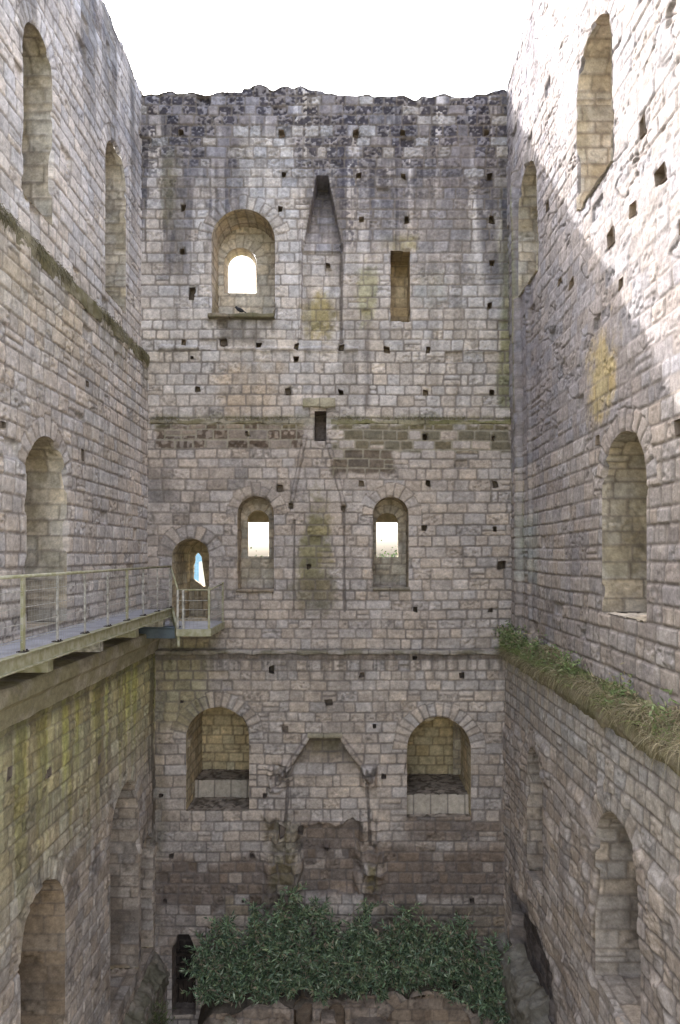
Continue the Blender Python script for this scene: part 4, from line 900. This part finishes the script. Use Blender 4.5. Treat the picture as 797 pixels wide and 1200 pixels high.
# mossy roots hanging from the left string course
n = 9000; y = rg.uniform(7, 16.6, n); keep = rg.random(n) < vnoise(y*2, 0*y, 903)*1.2; y = y[keep]; n = len(y)
P = np.stack([np.full(n, XL['up']+.19)+rg.uniform(-.08, .03, n), y, ZT+rg.uniform(-.12, .07, n)], 1); D = rg.normal(size=(n, 3))*.4+np.array([.25, 0, -.2])
tag(blades('moss', P, D, .10, .010, [(.17, .15, .08), (.21, .185, .11), (.13, .11, .07)], 3, 1.4), 'olive brown moss along the upper ledge of the left wall', 'moss')
n = 6000; x = rg.uniform(bx(176), bx(598), n); keep = (rg.random(n) < vnoise(x*3, 0*x, 904)*.9) & ~((x > bx(357)) & (x < bx(390))); x = x[keep]; n = len(x)
P = np.stack([x, DB-rg.uniform(0, .10, n), bz(490)+rg.uniform(-.06, .01, n)], 1); D = rg.normal(size=(n, 3))*.4+np.array([0, -.2, .8])
tag(blades('moss', P, D, .09, .009, [(.15, .14, .06), (.19, .17, .08), (.12, .10, .05)], 4, .8), 'short green moss tufts along the middle ledge of the end wall', 'moss')

# things outside, glimpsed through the windows
def tree(x, y, zb, h, r, seed, label):
    t = thing('tree', label, 'tree', (x, y, zb), 'trees outside the keep'); rg = np.random.default_rng(seed); mb = MB()
    mb.bar((0, 0, 0), (0, 0, h*.8), .22, 8, .05)
    Ps = []; Ds = []
    for k in range(34):
        a = rg.uniform(0, 6.28); zz = rg.uniform(.35, .95)*h; rr = r*math.sqrt(max(0.05, 1-((zz/h-.6)/.42)**2))*rg.uniform(.5, 1); e = np.array([math.cos(a)*rr, math.sin(a)*rr, zz]); mb.bar((0, 0, zz*.75), e, .05, 5, .01)
        m = 420; Ps.append(e+rg.normal(size=(m, 3))*np.array([.55, .55, .4])); Ds.append(rg.normal(size=(m, 3)))
    mb.build('trunk', BARK, t); leaves('crown', t, np.vstack(Ps), np.vstack(Ds), .22, .14, [(.06, .09, .035), (.08, .11, .045)], seed)
tree(2.6, 48, -14, 14.6, 2.6, 1, 'round green tree seen through the right middle window'); tree(-6.0, 52, -14, 13.9, 2.5, 2, 'tree whose top shows low in the left middle window')
hs = thing('made_up_house', 'made-up pale house with slate blue roof, filling the blue and white light of the doorway loop', 'house', (-8.2, 38, -14))  # invented house; roof and chimney supply the loop's blue and white light
WALLM = plain_mat('lime_render', (.72, .70, .64), .9, scale=2, var=.1); SLATE = plain_mat('slate', (.05, .13, .18), .9, scale=4)
mb = MB(); mb.box(-4, 1.5, 0, 7, 0, 12.0); mb.build('wall', WALLM, hs)
mb = MB(); mb.v = [(-4.4, -.4, 11.9), (1.9, -.4, 11.9), (1.9, 7.4, 11.9), (-4.4, 7.4, 11.9), (-4.4, 3.5, 14.4), (1.9, 3.5, 14.4)]; mb.f = [(0,1,5,4),(2,3,4,5),(0,4,3),(1,2,5)]; mb.build('roof', SLATE, hs)
mb = MB(); mb.box(.17, .8, -.6, .2, 10, 13.6); mb.build('chimney', WALLM, hs)

# ------------------------------------------------------------------ light
D_ = Vector((.82, -1.0, -1.13)).normalized()
sun = bpy.data.lights.new('Sun', 'SUN'); sun.energy = 2.0; sun.angle = math.radians(.53); sun.color = (1, .965, .93)
so = bpy.data.objects.new('Sun', sun); COL.objects.link(so); so.rotation_euler = D_.to_track_quat('-Z', 'Y').to_euler(); so.location = (-20, 30, 30)
w = bpy.data.worlds.new('World'); scene.world = w; w.use_nodes = True; nt = w.node_tree; bg = nt.nodes['Background']
sky = nt.nodes.new('ShaderNodeTexSky'); sky.sky_type = 'NISHITA'; sky.sun_disc = False
sky.sun_elevation = math.asin(-D_.z); sky.sun_rotation = math.atan2(-D_.x, -D_.y); sky.dust_density = 5.5; sky.air_density = 1.0; sky.ozone_density = 1
hs_ = nt.nodes.new('ShaderNodeHueSaturation'); hs_.inputs['Saturation'].default_value = .5; nt.links.new(sky.outputs[0], hs_.inputs['Color']); nt.links.new(hs_.outputs[0], bg.inputs[0]); bg.inputs[1].default_value = .15

cam = bpy.data.cameras.new('Camera'); co = bpy.data.objects.new('Camera', cam); COL.objects.link(co); scene.camera = co
co.location = (0, 0, 0); co.rotation_euler = (math.radians(90), 0, 0); cam.sensor_fit = 'VERTICAL'; cam.sensor_height = 24; cam.sensor_width = 24; cam.lens = 16
cam.shift_y = 50/1200; cam.shift_x = -6.5/1200; cam.clip_end = 8000; cam.clip_start = .05
vs_ = scene.view_settings; scene.display_settings.display_device = 'sRGB'; vs_.view_transform = 'Standard'; vs_.look = 'None'; vs_.gamma = 1; vs_.exposure = 2.66; vs_.use_curve_mapping = False
scene.cycles.max_bounces = 12; scene.cycles.diffuse_bounces = 10; scene.cycles.use_denoising = True
scene.cycles.use_adaptive_sampling = True
